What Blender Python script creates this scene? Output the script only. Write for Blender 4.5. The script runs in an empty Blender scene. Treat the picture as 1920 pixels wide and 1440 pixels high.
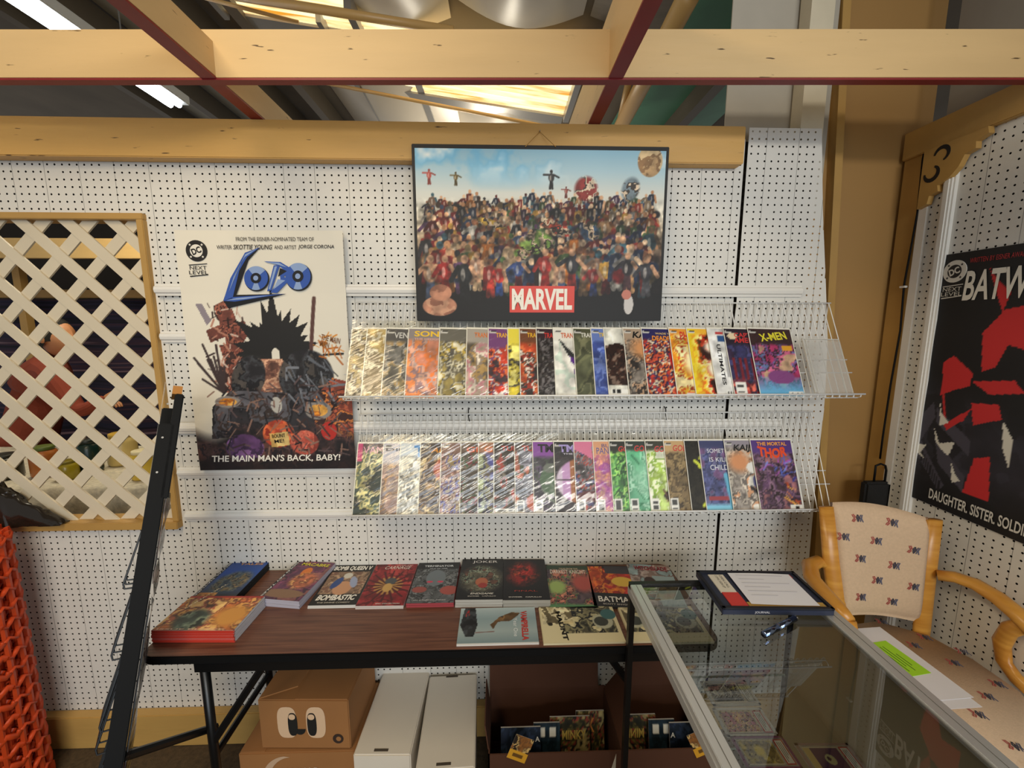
import bpy, bmesh, math, random
import numpy as np
from mathutils import Vector, Matrix
S = bpy.context.scene
C = S.collection
# ------------------------------------------------------------------ camera
FPX = 790.0; YAW = math.radians(1.75); PIT = math.atan(115/790.0)
CAM = Vector((0, -1.628, 1.776))
cd = bpy.data.cameras.new('camera'); cam = bpy.data.objects.new('camera', cd); C.objects.link(cam)
cd.sensor_width = 36; cd.lens = FPX/1920*36; cd.clip_start = 0.02
cam.location = CAM; cam.rotation_euler = (math.pi/2-PIT, 0, -YAW)
S.camera = cam
# ------------------------------------------------------------------ world, lights, exposure
w = bpy.data.worlds.new('world'); S.world = w; w.use_nodes = True
w.node_tree.nodes['Background'].inputs[0].default_value = (0.95, 0.93, 0.90, 1)
w.node_tree.nodes['Background'].inputs[1].default_value = 0.34
S.view_settings.view_transform = 'Standard'; S.view_settings.look = 'None'
S.view_settings.gamma = 1; S.view_settings.use_curve_mapping = False
S.view_settings.exposure = 0.0
def area(name, loc, target, sx, sy, power, col):
    l = bpy.data.lights.new(name, 'AREA'); l.shape = 'RECTANGLE'; l.size = sx; l.size_y = sy
    l.energy = power; l.color = col
    o = bpy.data.objects.new(name, l); C.objects.link(o); o.location = loc
    o.rotation_euler = (Vector(target)-Vector(loc)).to_track_quat('-Z', 'Y').to_euler()
    return o
area('daylight_doorway', (1.2, -6.0, 2.0), (0.2, 0, 1.2), 3.2, 2.8, 118, (0.75, 0.875, 1.0))
la = area('shop_tube_light_a', (-0.95, -2.2, 3.05), (-0.95, -2.1, 0), 0.5, 2.2, 46, (1.0, 0.82, 0.55))
area('shop_tube_light_b', (1.2, -5.0, 3.0), (0.9, -0.2, 1.3), 2.4, 0.3, 66, (1.0, 0.93, 0.80))
area('roof_fill_light', (-0.2, 2.6, 2.75), (-0.3, 1.3, 3.6), 0.3, 1.6, 16, (1.0, 0.90, 0.72))  # added unseen fill with no fixture, aimed up to brighten the roof insulation
area('back_room_lamp', (-2.2, 0.8, 2.8), (-2.0, 0.9, 1.0), 0.5, 0.5, 14, (1.0, 0.86, 0.6))
# ------------------------------------------------------------------ measuring helpers (photo pixel -> point on a plane of the room)
FW = Vector((math.sin(YAW)*math.cos(PIT), math.cos(YAW)*math.cos(PIT), -math.sin(PIT)))
RT = Vector((math.cos(YAW), -math.sin(YAW), 0)); UPV = RT.cross(FW)
def ray(px, py): return FW+RT*((px-960)/FPX)-UPV*((py-720)/FPX)
def onY(px, py, Y=0.0): r = ray(px, py); return CAM+r*((Y-CAM.y)/r.y)
def onX(px, py, X): r = ray(px, py); return CAM+r*((X-CAM.x)/r.x)
def onZ(px, py, Z): r = ray(px, py); return CAM+r*((Z-CAM.z)/r.z)
# ------------------------------------------------------------------ materials
MATS = {}
def srgb(c):
    if isinstance(c, str): c = [int(c[i:i+2], 16)/255 for i in (0, 2, 4)]
    return tuple((v/12.92 if v <= 0.04045 else ((v+0.055)/1.055)**2.4) for v in c)
def hexrgb(c): return np.array([int(c[i:i+2], 16)/255 for i in (0, 2, 4)])
def mat(name, col, rough=0.6, metal=0.0, var=0.0, vscale=8.0, bump=0.0, bscale=40.0, stretch=(1, 1, 1), col2=None, spec=0.5, specks=0):
    if name in MATS: return MATS[name]
    m = bpy.data.materials.new(name); m.use_nodes = True; nt = m.node_tree; b = nt.nodes['Principled BSDF']
    c = srgb(col); b.inputs['Base Color'].default_value = (*c, 1)
    b.inputs['Roughness'].default_value = rough; b.inputs['Metallic'].default_value = metal
    b.inputs['Specular IOR Level'].default_value = spec
    if var or bump:
        tc = nt.nodes.new('ShaderNodeTexCoord'); mp = nt.nodes.new('ShaderNodeMapping')
        mp.inputs['Scale'].default_value = stretch
        nt.links.new(tc.outputs['Object'], mp.inputs['Vector'])
    if var:
        n = nt.nodes.new('ShaderNodeTexNoise'); n.inputs['Scale'].default_value = vscale; n.inputs['Detail'].default_value = 6
        nt.links.new(mp.outputs[0], n.inputs['Vector'])
        r = nt.nodes.new('ShaderNodeValToRGB')
        r.color_ramp.elements[0].position = 0.3; r.color_ramp.elements[1].position = 0.7
        c2 = srgb(col2) if col2 else tuple(v*(1-var) for v in c)
        r.color_ramp.elements[0].color = (*c2, 1); r.color_ramp.elements[1].color = (*c, 1)
        nt.links.new(n.outputs['Fac'], r.inputs[0]); nt.links.new(r.outputs[0], b.inputs['Base Color'])
    if specks:
        n3 = nt.nodes.new('ShaderNodeTexNoise'); n3.inputs['Scale'].default_value = specks; n3.inputs['Detail'].default_value = 3
        nt.links.new(mp.outputs[0], n3.inputs['Vector'])
        r3 = nt.nodes.new('ShaderNodeValToRGB'); r3.color_ramp.elements[0].position = 0.69; r3.color_ramp.elements[1].position = 0.73
        mx3 = nt.nodes.new('ShaderNodeMixRGB'); mx3.inputs[2].default_value = (*srgb('5a4022'), 1)
        nt.links.new(n3.outputs['Fac'], r3.inputs[0]); nt.links.new(r3.outputs[0], mx3.inputs[0])
        nt.links.new(b.inputs['Base Color'].links[0].from_socket, mx3.inputs[1]); nt.links.new(mx3.outputs[0], b.inputs['Base Color'])
    if bump:
        n2 = nt.nodes.new('ShaderNodeTexNoise'); n2.inputs['Scale'].default_value = bscale; n2.inputs['Detail'].default_value = 5
        nt.links.new(mp.outputs[0], n2.inputs['Vector'])
        bp = nt.nodes.new('ShaderNodeBump'); bp.inputs['Strength'].default_value = bump; bp.inputs['Distance'].default_value = 0.004
        nt.links.new(n2.outputs['Fac'], bp.inputs['Height']); nt.links.new(bp.outputs[0], b.inputs['Normal'])
    MATS[name] = m; return m
def emis(name, col, st):
    if name in MATS: return MATS[name]
    m = bpy.data.materials.new(name); m.use_nodes = True; b = m.node_tree.nodes['Principled BSDF']
    b.inputs['Base Color'].default_value = (*srgb(col), 1)
    b.inputs['Emission Color'].default_value = (*srgb(col), 1); b.inputs['Emission Strength'].default_value = st
    MATS[name] = m; return m
def film(name, tint, rough, base, gain, bumpst=0.0, bscale=30, stretch=(1, 1, 1), gcol=(1, 1, 1)):
    """thin clear sheet: transparent with a fresnel-weighted gloss"""
    m = bpy.data.materials.new(name); m.use_nodes = True; nt = m.node_tree
    for n in list(nt.nodes):
        if n.type == 'BSDF_PRINCIPLED': nt.nodes.remove(n)
    out = nt.nodes['Material Output']
    tr = nt.nodes.new('ShaderNodeBsdfTransparent'); tr.inputs[0].default_value = (*tint, 1)
    gl = nt.nodes.new('ShaderNodeBsdfGlossy'); gl.inputs['Roughness'].default_value = rough; gl.inputs[0].default_value = (*gcol, 1)
    fr = nt.nodes.new('ShaderNodeFresnel'); fr.inputs[0].default_value = 1.5
    ma = nt.nodes.new('ShaderNodeMath'); ma.operation = 'MULTIPLY_ADD'; ma.inputs[1].default_value = gain; ma.inputs[2].default_value = base
    ma.use_clamp = True
    mx = nt.nodes.new('ShaderNodeMixShader')
    nt.links.new(fr.outputs[0], ma.inputs[0]); nt.links.new(ma.outputs[0], mx.inputs[0])
    nt.links.new(tr.outputs[0], mx.inputs[1]); nt.links.new(gl.outputs[0], mx.inputs[2]); nt.links.new(mx.outputs[0], out.inputs[0])
    if bumpst:
        tc = nt.nodes.new('ShaderNodeTexCoord'); mp = nt.nodes.new('ShaderNodeMapping'); mp.inputs['Scale'].default_value = stretch
        m0 = nt.nodes.new('ShaderNodeMapping'); m0.inputs['Rotation'].default_value = (0, 0, -0.5)
        n2 = nt.nodes.new('ShaderNodeTexNoise'); n2.inputs['Scale'].default_value = bscale; n2.inputs['Detail'].default_value = 2
        bp = nt.nodes.new('ShaderNodeBump'); bp.inputs['Strength'].default_value = bumpst; bp.inputs['Distance'].default_value = 0.01
        nt.links.new(tc.outputs['Object'], m0.inputs[0]); nt.links.new(m0.outputs[0], mp.inputs[0]); nt.links.new(mp.outputs[0], n2.inputs['Vector'])
        nt.links.new(n2.outputs['Fac'], bp.inputs['Height']); nt.links.new(bp.outputs[0], gl.inputs['Normal'])
    MATS[name] = m; return m
def print_mat(name, rough=0.45):
    if name in MATS: return MATS[name]
    m = bpy.data.materials.new(name); m.use_nodes = True; nt = m.node_tree; b = nt.nodes['Principled BSDF']
    a = nt.nodes.new('ShaderNodeVertexColor'); a.layer_name = 'ink'
    nt.links.new(a.outputs['Color'], b.inputs['Base Color']); b.inputs['Roughness'].default_value = rough
    MATS[name] = m; return m
def flat(c, rough=0.5): return mat('ink_'+c, c, rough)
def wall_mat():
    m = mat('white_pegboard_paint', 'dddad2', 0.55, var=0.06, vscale=3.0, bump=0.12, bscale=60)
    nt = m.node_tree; b = nt.nodes['Principled BSDF']; src = b.inputs['Base Color'].links[0].from_socket
    tc = nt.nodes.new('ShaderNodeTexCoord'); sx = nt.nodes.new('ShaderNodeSeparateXYZ'); nt.links.new(tc.outputs['Object'], sx.inputs[0])
    sm = nt.nodes.new('ShaderNodeMath'); sm.operation = 'SUBTRACT'
    nt.links.new(sx.outputs[0], sm.inputs[0]); nt.links.new(sx.outputs[1], sm.inputs[1])
    acc = None
    for p in (0.05, 0.17, 0.28, 0.40):      # saw-cut grooves of the panelling
        d = nt.nodes.new('ShaderNodeMath'); d.operation = 'SUBTRACT'; d.inputs[1].default_value = p
        md = nt.nodes.new('ShaderNodeMath'); md.operation = 'PINGPONG'; md.inputs[1].default_value = 0.235
        l = nt.nodes.new('ShaderNodeMath'); l.operation = 'LESS_THAN'; l.inputs[1].default_value = 0.0009
        nt.links.new(sm.outputs[0], d.inputs[0]); nt.links.new(d.outputs[0], md.inputs[0]); nt.links.new(md.outputs[0], l.inputs[0])
        if acc is None: acc = l
        else:
            mx = nt.nodes.new('ShaderNodeMath'); mx.operation = 'MAXIMUM'
            nt.links.new(acc.outputs[0], mx.inputs[0]); nt.links.new(l.outputs[0], mx.inputs[1]); acc = mx
    mi = nt.nodes.new('ShaderNodeMixRGB'); mi.inputs[2].default_value = (*srgb('8f8d88'), 1)
    nt.links.new(acc.outputs[0], mi.inputs[0]); nt.links.new(src, mi.inputs[1]); nt.links.new(mi.outputs[0], b.inputs['Base Color'])
    return m
M_WALL = wall_mat()
M_TRIM = mat('white_trim_paint', 'e4e1da', 0.4)
M_CREAM = mat('cream_beam_paint', 'e2bd7b', 0.5, var=0.16, vscale=5, bump=0.25, bscale=22, stretch=(0.3, 2, 2))
M_CREAM2 = mat('pale_cream_beam_paint', 'e0bd86', 0.5, var=0.12, vscale=5, bump=0.2, bscale=22, stretch=(0.3, 2, 2), specks=42)
M_RED = mat('dark_red_beam_paint', '8a1f22', 0.5, var=0.15, vscale=12)
M_TAN = mat('tan_wall_paint', 'a9814a', 0.5, var=0.07, vscale=1.5)
M_TAN2 = mat('tan_frame_paint', 'b8904f', 0.5, var=0.12, vscale=9, bump=0.15)
M_BLACK = mat('black_metal', '0d0d0e', 0.35)
M_BLACKP = mat('black_plastic', '0b0b0c', 0.6, spec=0.2)
M_WIRE = mat('white_coated_wire', 'e9e8e4', 0.3)
M_CARD = mat('brown_cardboard', '9c6b3c', 0.8, var=0.1, vscale=5)
M_CARDD = mat('shade_deepened_cardboard', '573421', 0.85, var=0.12, vscale=5)  # brown deepened so the colour carries the shade under the table
M_WHITEBOX = mat('white_box_board', 'dcd3c4', 0.75, var=0.05, vscale=4)
M_PAGE = mat('page_edges', 'd9d6cf', 0.8, var=0.12, vscale=400, stretch=(0.02, 0.02, 1))
M_BOARD = mat('backing_board_white', 'e8e4d8', 0.6)
M_PRINT = print_mat('printed_cover')
M_MATTE = print_mat('printed_matte', 0.6)
M_SLEEVE = film('clear_bag_film', (0.97, 0.97, 0.95), 0.14, 0.02, 0.8, 0.8, 11, (0.7, 4.0, 1))
M_SLEEVE2 = film('smooth_bag_film', (0.98, 0.98, 0.97), 0.10, 0.01, 0.5, 0.3, 9, (1, 3, 1))
M_GLASS = film('showcase_glass', (0.88, 0.91, 0.89), 0.0, 0.03, 1.7); M_SHELFG = film('shelf_glass', (0.94, 0.96, 0.95), 0.0, 0.0, 0.6)
M_ACRYL = mat('clear_acrylic', 'd8d6d0', 0.15); M_ACRYL.node_tree.nodes['Principled BSDF'].inputs['Alpha'].default_value = 0.22
# ------------------------------------------------------------------ mesh helpers
def link(name, me, m=None, parent=None, label=None, cat=None, group=None, kind=None, smooth=False):
    o = bpy.data.objects.new(name, me); C.objects.link(o)
    if m is not None and me is not None and len(me.materials) == 0: me.materials.append(m)
    if parent: o.parent = parent
    for k, v in (('label', label), ('category', cat), ('group', group), ('kind', kind)):
        if v: o[k] = v
    if smooth and me: me.polygons.foreach_set('use_smooth', [True]*len(me.polygons))
    return o
def empty(name, mtx=None, label=None, cat=None, group=None, kind=None, parent=None):
    o = link(name, None, None, parent, label, cat, group, kind)
    o.empty_display_size = 0.05
    if mtx is not None: o.matrix_world = mtx
    return o
def T(x, y, z): return Matrix.Translation((x, y, z))
def frame(o, right, up):
    r = Vector(right).normalized(); u = Vector(up); u = (u-r*u.dot(r)).normalized(); n = r.cross(u)
    return Matrix(((r.x, u.x, n.x, o[0]), (r.y, u.y, n.y, o[1]), (r.z, u.z, n.z, o[2]), (0, 0, 0, 1)))
class MB:
    def __init__(s): s.v = []; s.f = []
    def box(s, a, b, m=None):
        x0, y0, z0 = a; x1, y1, z1 = b; i = len(s.v)
        p = [(x0, y0, z0), (x1, y0, z0), (x1, y1, z0), (x0, y1, z0), (x0, y0, z1), (x1, y0, z1), (x1, y1, z1), (x0, y1, z1)]
        s.v += [tuple(m @ Vector(q)) for q in p] if m is not None else p
        s.f += [tuple(i+k for k in q) for q in ((3, 2, 1, 0), (4, 5, 6, 7), (0, 1, 5, 4), (1, 2, 6, 5), (2, 3, 7, 6), (3, 0, 4, 7))]
        return s
    def tube(s, pts, r, n=8, caps=True, r2=None):
        pts = [Vector(p) for p in pts]; L = len(pts); i0 = len(s.v); ref = None
        for k, p in enumerate(pts):
            d = (pts[min(k+1, L-1)]-pts[max(k-1, 0)]).normalized()
            if ref is None:
                ref = Vector((0, 0, 1)) if abs(d.z) < 0.9 else Vector((1, 0, 0))
            a = (ref-d*ref.dot(d)).normalized(); b = d.cross(a); ref = a
            rr = r[k] if isinstance(r, (list, tuple)) else r
            rb = rr if r2 is None else (r2[k] if isinstance(r2, (list, tuple)) else r2)
            for j in range(n):
                t = 2*math.pi*j/n; s.v.append(tuple(p+a*(rr*math.cos(t))+b*(rb*math.sin(t))))
        for k in range(L-1):
            for j in range(n):
                s.f.append((i0+k*n+j, i0+k*n+(j+1) % n, i0+(k+1)*n+(j+1) % n, i0+(k+1)*n+j))
        if caps:
            s.f.append(tuple(i0+j for j in reversed(range(n)))); s.f.append(tuple(i0+(L-1)*n+j for j in range(n)))
        return s
    def prism(s, poly, z0, z1, m=None):
        i = len(s.v); n = len(poly)
        p = [(x, y, z0) for x, y in poly]+[(x, y, z1) for x, y in poly]
        s.v += [tuple(m @ Vector(q)) for q in p] if m is not None else p
        s.f.append(tuple(i+k for k in reversed(range(n)))); s.f.append(tuple(i+n+k for k in range(n)))
        for k in range(n): s.f.append((i+k, i+(k+1) % n, i+n+(k+1) % n, i+n+k))
        return s
    def quad(s, a, b, c, d):
        i = len(s.v); s.v += [tuple(a), tuple(b), tuple(c), tuple(d)]; s.f.append((i, i+1, i+2, i+3)); return s
    def grid(s, fn, nu, nv):
        i = len(s.v)
        for b in range(nv+1):
            for a in range(nu+1): s.v.append(tuple(fn(a/nu, b/nv)))
        for b in range(nv):
            for a in range(nu):
                k = i+b*(nu+1)+a; s.f.append((k, k+1, k+nu+2, k+nu+1))
        return s
    def lathe(s, prof, n=20, c=(0, 0, 0)):
        i = len(s.v)
        for r, z in prof:
            for j in range(n):
                t = 2*math.pi*j/n; s.v.append((c[0]+r*math.cos(t), c[1]+r*math.sin(t), c[2]+z))
        for k in range(len(prof)-1):
            for j in range(n): s.f.append((i+k*n+j, i+k*n+(j+1) % n, i+(k+1)*n+(j+1) % n, i+(k+1)*n+j))
        s.f.append(tuple(i+j for j in reversed(range(n)))); s.f.append(tuple(i+(len(prof)-1)*n+j for j in range(n)))
        return s
    def mesh(s, name, bevel=0.0):
        me = bpy.data.meshes.new(name); me.from_pydata(s.v, [], s.f)
        if bevel:
            bm = bmesh.new(); bm.from_mesh(me)
            bmesh.ops.bevel(bm, geom=bm.edges[:]+bm.verts[:], offset=bevel, segments=2, affect='EDGES', clamp_overlap=True)
            bm.to_mesh(me); bm.free()
        me.update(); return me
    def make(s, name, m, parent=None, bevel=0.0, smooth=False, **k):
        return link(name, s.mesh(name, bevel), m, parent, smooth=smooth, **k)
# ------------------------------------------------------------------ lettering
def text_mesh(s, w=None, h=None, bold=0.0, shear=0.0, align='LEFT', fit='w', curve=None):
    cu = bpy.data.curves.new('lettering', 'FONT'); cu.body = s; cu.size = 1; cu.shear = shear; cu.offset = bold
    cu.resolution_u = 3; cu.space_line = 0.85
    cu.align_x = align
    ob = bpy.data.objects.new('lettering', cu)
    me = bpy.data.meshes.new_from_object(ob)
    bpy.data.objects.remove(ob); bpy.data.curves.remove(cu)
    n = len(me.vertices)
    if n == 0: return me
    co = np.empty(n*3); me.vertices.foreach_get('co', co); co = co.reshape(-1, 3)
    mn = co.min(0); mxx = co.max(0); sz = np.maximum(mxx-mn, 1e-5)
    co = co-mn
    sx = (w/sz[0]) if w else None; sy = (h/sz[1]) if h else None
    if sx is None: sx = sy
    if sy is None: sy = sx
    co[:, 0] *= sx; co[:, 1] *= sy; co[:, 2] = 0
    if curve: co[:, 1] += curve(co[:, 0]/(sz[0]*sx))
    me.vertices.foreach_set('co', co.ravel()); me.materials.clear(); me.update()
    return me
def letter(s, parent, col, x, y, w=None, h=None, z=0.001, bold=0.02, shear=0, rot=0, name='lettering', curve=None, rough=0.5):
    """x, y = lower left corner of the lettering in the parent's plane"""
    me = text_mesh(s, w, h, bold, shear, curve=curve); me.name = name
    o = link(name, me, flat(col, rough), parent)
    o.matrix_parent_inverse = Matrix.Identity(4)
    o.matrix_local = T(x, y, z) @ Matrix.Rotation(rot, 4, 'Z')
    return o
# ------------------------------------------------------------------ printed art (colour attribute on a fine grid)
def fnoise(H, W, sc, rng, octv=4):
    out = np.zeros((H, W)); amp = 1; tot = 0
    for k in range(octv):
        n = max(2, int(sc*2**k)); nh = max(2, int(n*H/W)+1); nw = n+1
        g = rng.random((nh+1, nw+1))
        yy = np.linspace(0, nh-1e-3, H); xx = np.linspace(0, nw-1e-3, W)
        yi = yy.astype(int); xi = xx.astype(int); fy = (yy-yi)[:, None]; fx = (xx-xi)[None]
        fy = fy*fy*(3-2*fy); fx = fx*fx*(3-2*fx)
        a = g[yi][:, xi]; b = g[yi][:, np.minimum(xi+1, nw)]; c = g[np.minimum(yi+1, nh)][:, xi]; d = g[np.minimum(yi+1, nh)][:, np.minimum(xi+1, nw)]
        out += amp*((a*(1-fx)+b*fx)*(1-fy)+(c*(1-fx)+d*fx)*fy); tot += amp; amp *= 0.55
    out /= tot; out -= out.min(); out /= out.max()+1e-9
    return out
class Art:
    def __init__(s, W, H, seed=0, asp=None):
        s.W, s.H = W, H; s.rng = np.random.default_rng(seed); s.i = np.ones((H, W, 3))
        s.u, s.v = np.meshgrid((np.arange(W)+0.5)/W, (np.arange(H)+0.5)/H)
        s.a = asp or H/W
    def put(s, mask, c):
        c = hexrgb(c) if isinstance(c, str) else np.asarray(c)
        m = np.clip(mask, 0, 1)[..., None]; s.i = s.i*(1-m)+c*m; return s
    def fill(s, c): return s.put(np.ones((s.H, s.W)), c)
    def grad(s, cols):
        cs = np.array([hexrgb(c) for c in cols]); t = s.v*(len(cs)-1); k = np.minimum(t.astype(int), len(cs)-2); f = (t-k)[..., None]
        s.i = cs[k]*(1-f)+cs[k+1]*f; return s
    def busy(s, cols, sc=4, mask=None, octv=4, hard=True):
        cs = np.array([hexrgb(c) for c in cols]); n = fnoise(s.H, s.W, sc, s.rng, octv)
        r = np.argsort(np.argsort(n.ravel())).reshape(n.shape)/n.size
        k = np.minimum((r*len(cs)).astype(int), len(cs)-1); im = cs[k]
        sh = fnoise(s.H, s.W, sc*2, s.rng, 3)[..., None]; im = im*(0.75+0.5*sh)
        m = (np.ones((s.H, s.W)) if mask is None else np.clip(mask, 0, 1))[..., None]
        s.i = s.i*(1-m)+np.clip(im, 0, 1)*m; return s
    def ell(s, cx, cy, rx, ry, rot=0, soft=0.06):
        x = s.u-cx; y = (s.v-cy); c, n = math.cos(rot), math.sin(rot); yy = y*s.a
        p = (x*c+yy*n)/rx; q = (-x*n+yy*c)/(ry*s.a)
        return np.clip((1-np.sqrt(p*p+q*q))/soft+0.5, 0, 1)
    def rect(s, x0, y0, x1, y1): return ((s.u >= x0) & (s.u <= x1) & (s.v >= y0) & (s.v <= y1)).astype(float)
    def poly(s, pts):
        ins = np.zeros((s.H, s.W), bool); n = len(pts)
        for k in range(n):
            x0, y0 = pts[k]; x1, y1 = pts[(k+1) % n]
            if y0 == y1: continue
            c = ((y0 <= s.v) & (s.v < y1)) | ((y1 <= s.v) & (s.v < y0))
            ins ^= c & (s.u < (x1-x0)*(s.v-y0)/(y1-y0)+x0)
        return ins.astype(float)
    def line(s, x0, y0, x1, y1, w):
        dx, dy = x1-x0, (y1-y0)*s.a; L = dx*dx+dy*dy+1e-9; px = s.u-x0; py = (s.v-y0)*s.a
        t = np.clip((px*dx+py*dy)/L, 0, 1); d = np.hypot(px-t*dx, py-t*dy)
        return np.clip((w-d)/(0.7/s.W)+0.5, 0, 1)
    def strokes(s, n, cols, box, ln=0.15, w=0.006, ang=None, spread=0.6):
        for _ in range(n):
            x = s.rng.uniform(box[0], box[2]); y = s.rng.uniform(box[1], box[3])
            a = (s.rng.uniform(0, 6.28) if ang is None else ang+s.rng.normal()*spread); l = ln*s.rng.uniform(0.4, 1.2)
            s.put(s.line(x, y, x+l*math.cos(a), y+l*math.sin(a)/s.a, w*s.rng.uniform(0.5, 1.5)), cols[s.rng.integers(len(cols))])
        return s
    def barcode(s, x0, y0, x1, y1, bars=14, vert=False):
        s.put(s.rect(x0, y0, x1, y1), 'f2f0ea')
        for k in range(bars):
            t = (k+0.5)/bars
            if s.rng.random() < 0.7:
                if vert: s.put(s.rect(x0+(x1-x0)*0.15, y0+(y1-y0)*(0.08+0.84*t), x1-(x1-x0)*0.2, y0+(y1-y0)*(0.08+0.84*t)+(y1-y0)*0.035), '4a4a4a')
                else: s.put(s.rect(x0+(x1-x0)*(0.08+0.84*t), y0+(y1-y0)*0.15, x0+(x1-x0)*(0.08+0.84*t)+(x1-x0)*0.035, y1-(y1-y0)*0.25), '222222')
        return s
    def mesh(s, name, w, h, fn=None):
        """grid in the local xy plane, lower left at the origin; fn(u, v) -> extra z"""
        W, H = s.W, s.H; u = np.linspace(0, 1, W); v = np.linspace(1, 0, H)
        U, V = np.meshgrid(u, v); co = np.zeros((H, W, 3)); co[..., 0] = U*w; co[..., 1] = V*h
        if fn: co[..., 2] = fn(U, V)
        idx = np.arange(H*W).reshape(H, W)
        q = np.stack([idx[1:, :-1], idx[1:, 1:], idx[:-1, 1:], idx[:-1, :-1]], -1).reshape(-1, 4)
        me = bpy.data.meshes.new(name); me.vertices.add(H*W); me.vertices.foreach_set('co', co.ravel())
        nf = len(q); me.loops.add(nf*4); me.loops.foreach_set('vertex_index', q.ravel().astype(np.int32))
        me.polygons.add(nf); me.polygons.foreach_set('loop_start', np.arange(0, nf*4, 4, dtype=np.int32))
        me.update(calc_edges=True)
        ca = me.color_attributes.new('ink', 'BYTE_COLOR', 'POINT')
        rgba = np.ones((H*W, 4), np.float32); rgba[:, :3] = np.clip(s.i, 0, 1).reshape(-1, 3)
        ca.data.foreach_set('color_srgb', rgba.ravel())
        me.polygons.foreach_set('use_smooth', [True]*nf)
        return me
# ================================================================== STRUCTURE
IN = 0.0254; RWX = 1.6
rnd = random.Random(7)
def pegboard(name, parent, x0, x1, z0, z1, tomap, edge=None, skip=0.03, **k):
    nx = max(1, round((x1-x0)/IN)); nz = max(1, round((z1-z0)/IN)); dx = (x1-x0)/nx; dz = (z1-z0)/nz; r = 0.0036
    V = []; F = []; vid = {}
    def vert(i, j):
        if (i, j) not in vid:
            z = z0+j*dz; x = x0+i*dx
            if edge: x = min(x, edge(z))
            vid[(i, j)] = len(V); V.append(tuple(tomap(x, z)))
        return vid[(i, j)]
    for j in range(nz):
        zc = z0+(j+0.5)*dz
        for i in range(nx):
            xc = x0+(i+0.5)*dx
            if edge:
                e = min(edge(z0+j*dz), edge(z0+(j+1)*dz))
                if x0+i*dx >= e-0.001: continue
            a, b, c, d = vert(i, j), vert(i+1, j), vert(i+1, j+1), vert(i, j+1)
            if rnd.random() < skip or (edge and xc+0.008 > e): F.append((a, b, c, d)); continue
            h = len(V)
            for t in range(8):
                g = math.pi*(t+0.5)/4-math.pi*3/4; V.append(tuple(tomap(xc+r*math.cos(g), zc+r*math.sin(g))))
            # eight rim points, starting at the lower left corner
            F += [(a, b, h+2, h+1, h+0)[::1], (b, c, h+4, h+3, h+2), (c, d, h+6, h+5, h+4), (d, a, h+0, h+7, h+6)]
    me = bpy.data.meshes.new(name); me.from_pydata(V, [], F); me.update()
    return link(name, me, M_WALL, parent, **k)
back = lambda x, z: Vector((x, 0, z))
wb = MB()
wb.box((-1.27, 0.02, 0), (1.2, 0.06, 2.44)).box((-3.2, 0.02, 2.165), (-1.27, 0.06, 2.44)).box((-3.2, 0.02, 0), (-1.27, 0.06, 0.965))
M_CORE = mat('shade_dark_core', '2a221a', 0.9)  # backing coloured dark to stand in for shade behind the peg holes
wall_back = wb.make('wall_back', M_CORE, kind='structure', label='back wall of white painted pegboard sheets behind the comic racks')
pegboard('pegboard_panel', wall_back, -1.27, 0.905, 0.14, 2.44, back)
pegboard('pegboard_panel', wall_back, -3.15, -1.27, 2.165, 2.44, back)
pegboard('pegboard_panel', wall_back, -3.15, -1.27, 0.14, 0.968, back)
EDG = [onY(*p, -0.012) for p in ((1516, 1060), (1530, 900), (1546, 760), (1552, 640), (1548, 520), (1543, 400), (1541, 245))]
def redge(z):
    for a, b in zip(EDG, EDG[1:]):
        if a.z <= z <= b.z: return a.x+(b.x-a.x)*(z-a.z)/(b.z-a.z)
    return EDG[0].x if z < EDG[0].z else EDG[-1].x
pegboard('pegboard_panel', wall_back, 0.91, 1.35, 0.02, 2.475, lambda x, z: Vector((x, -0.012, z)), edge=redge, label='tall narrow pegboard sheet at the right end')
# right wall
wr = MB().box((RWX+0.02, -2.4, 0), (RWX+0.08, 0.12, 2.44))
wall_right = wr.make('wall_right', M_CORE, kind='structure', label='right wall of white pegboard with a tan frame')
pegboard('pegboard_panel', wall_right, -0.075, 2.4, 0.02, 2.44, lambda x, z: Vector((RWX, -x, z)))
MB().box((RWX-0.006, -0.005, 0), (RWX+0.012, 0.085, 2.40)).make('corner_board', M_TAN2, wall_right)
MB().box((RWX-0.02, -2.4, 2.40), (RWX+0.02, 0.085, 2.50)).make('top_board', M_TAN2, wall_right, bevel=0.003)
MB().box((RWX-0.012, -0.035, 0), (RWX+0.004, -0.005, 2.32)).make('white_edge_strip', M_TRIM, wall_right)
sp = MB()
for k, (a, b, d) in enumerate(((0, 0.04, 0.012), (0.006, 0.034, 0.018), (0.013, 0.027, 0.022))):
    sp.box((RWX-d, -0.125+a, 0), (RWX, -0.125+b, 2.40))
sp.make('moulding_strip', M_TRIM, wall_right)
MB().box((RWX+0.02, -2.4, 2.50), (RWX+0.06, -0.03, 3.7)).make('upper_panel', mat('grey_weathered_panel', '9a948a', 0.8, var=0.15, vscale=6, stretch=(1, 1, 0.2)), wall_right)
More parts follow.
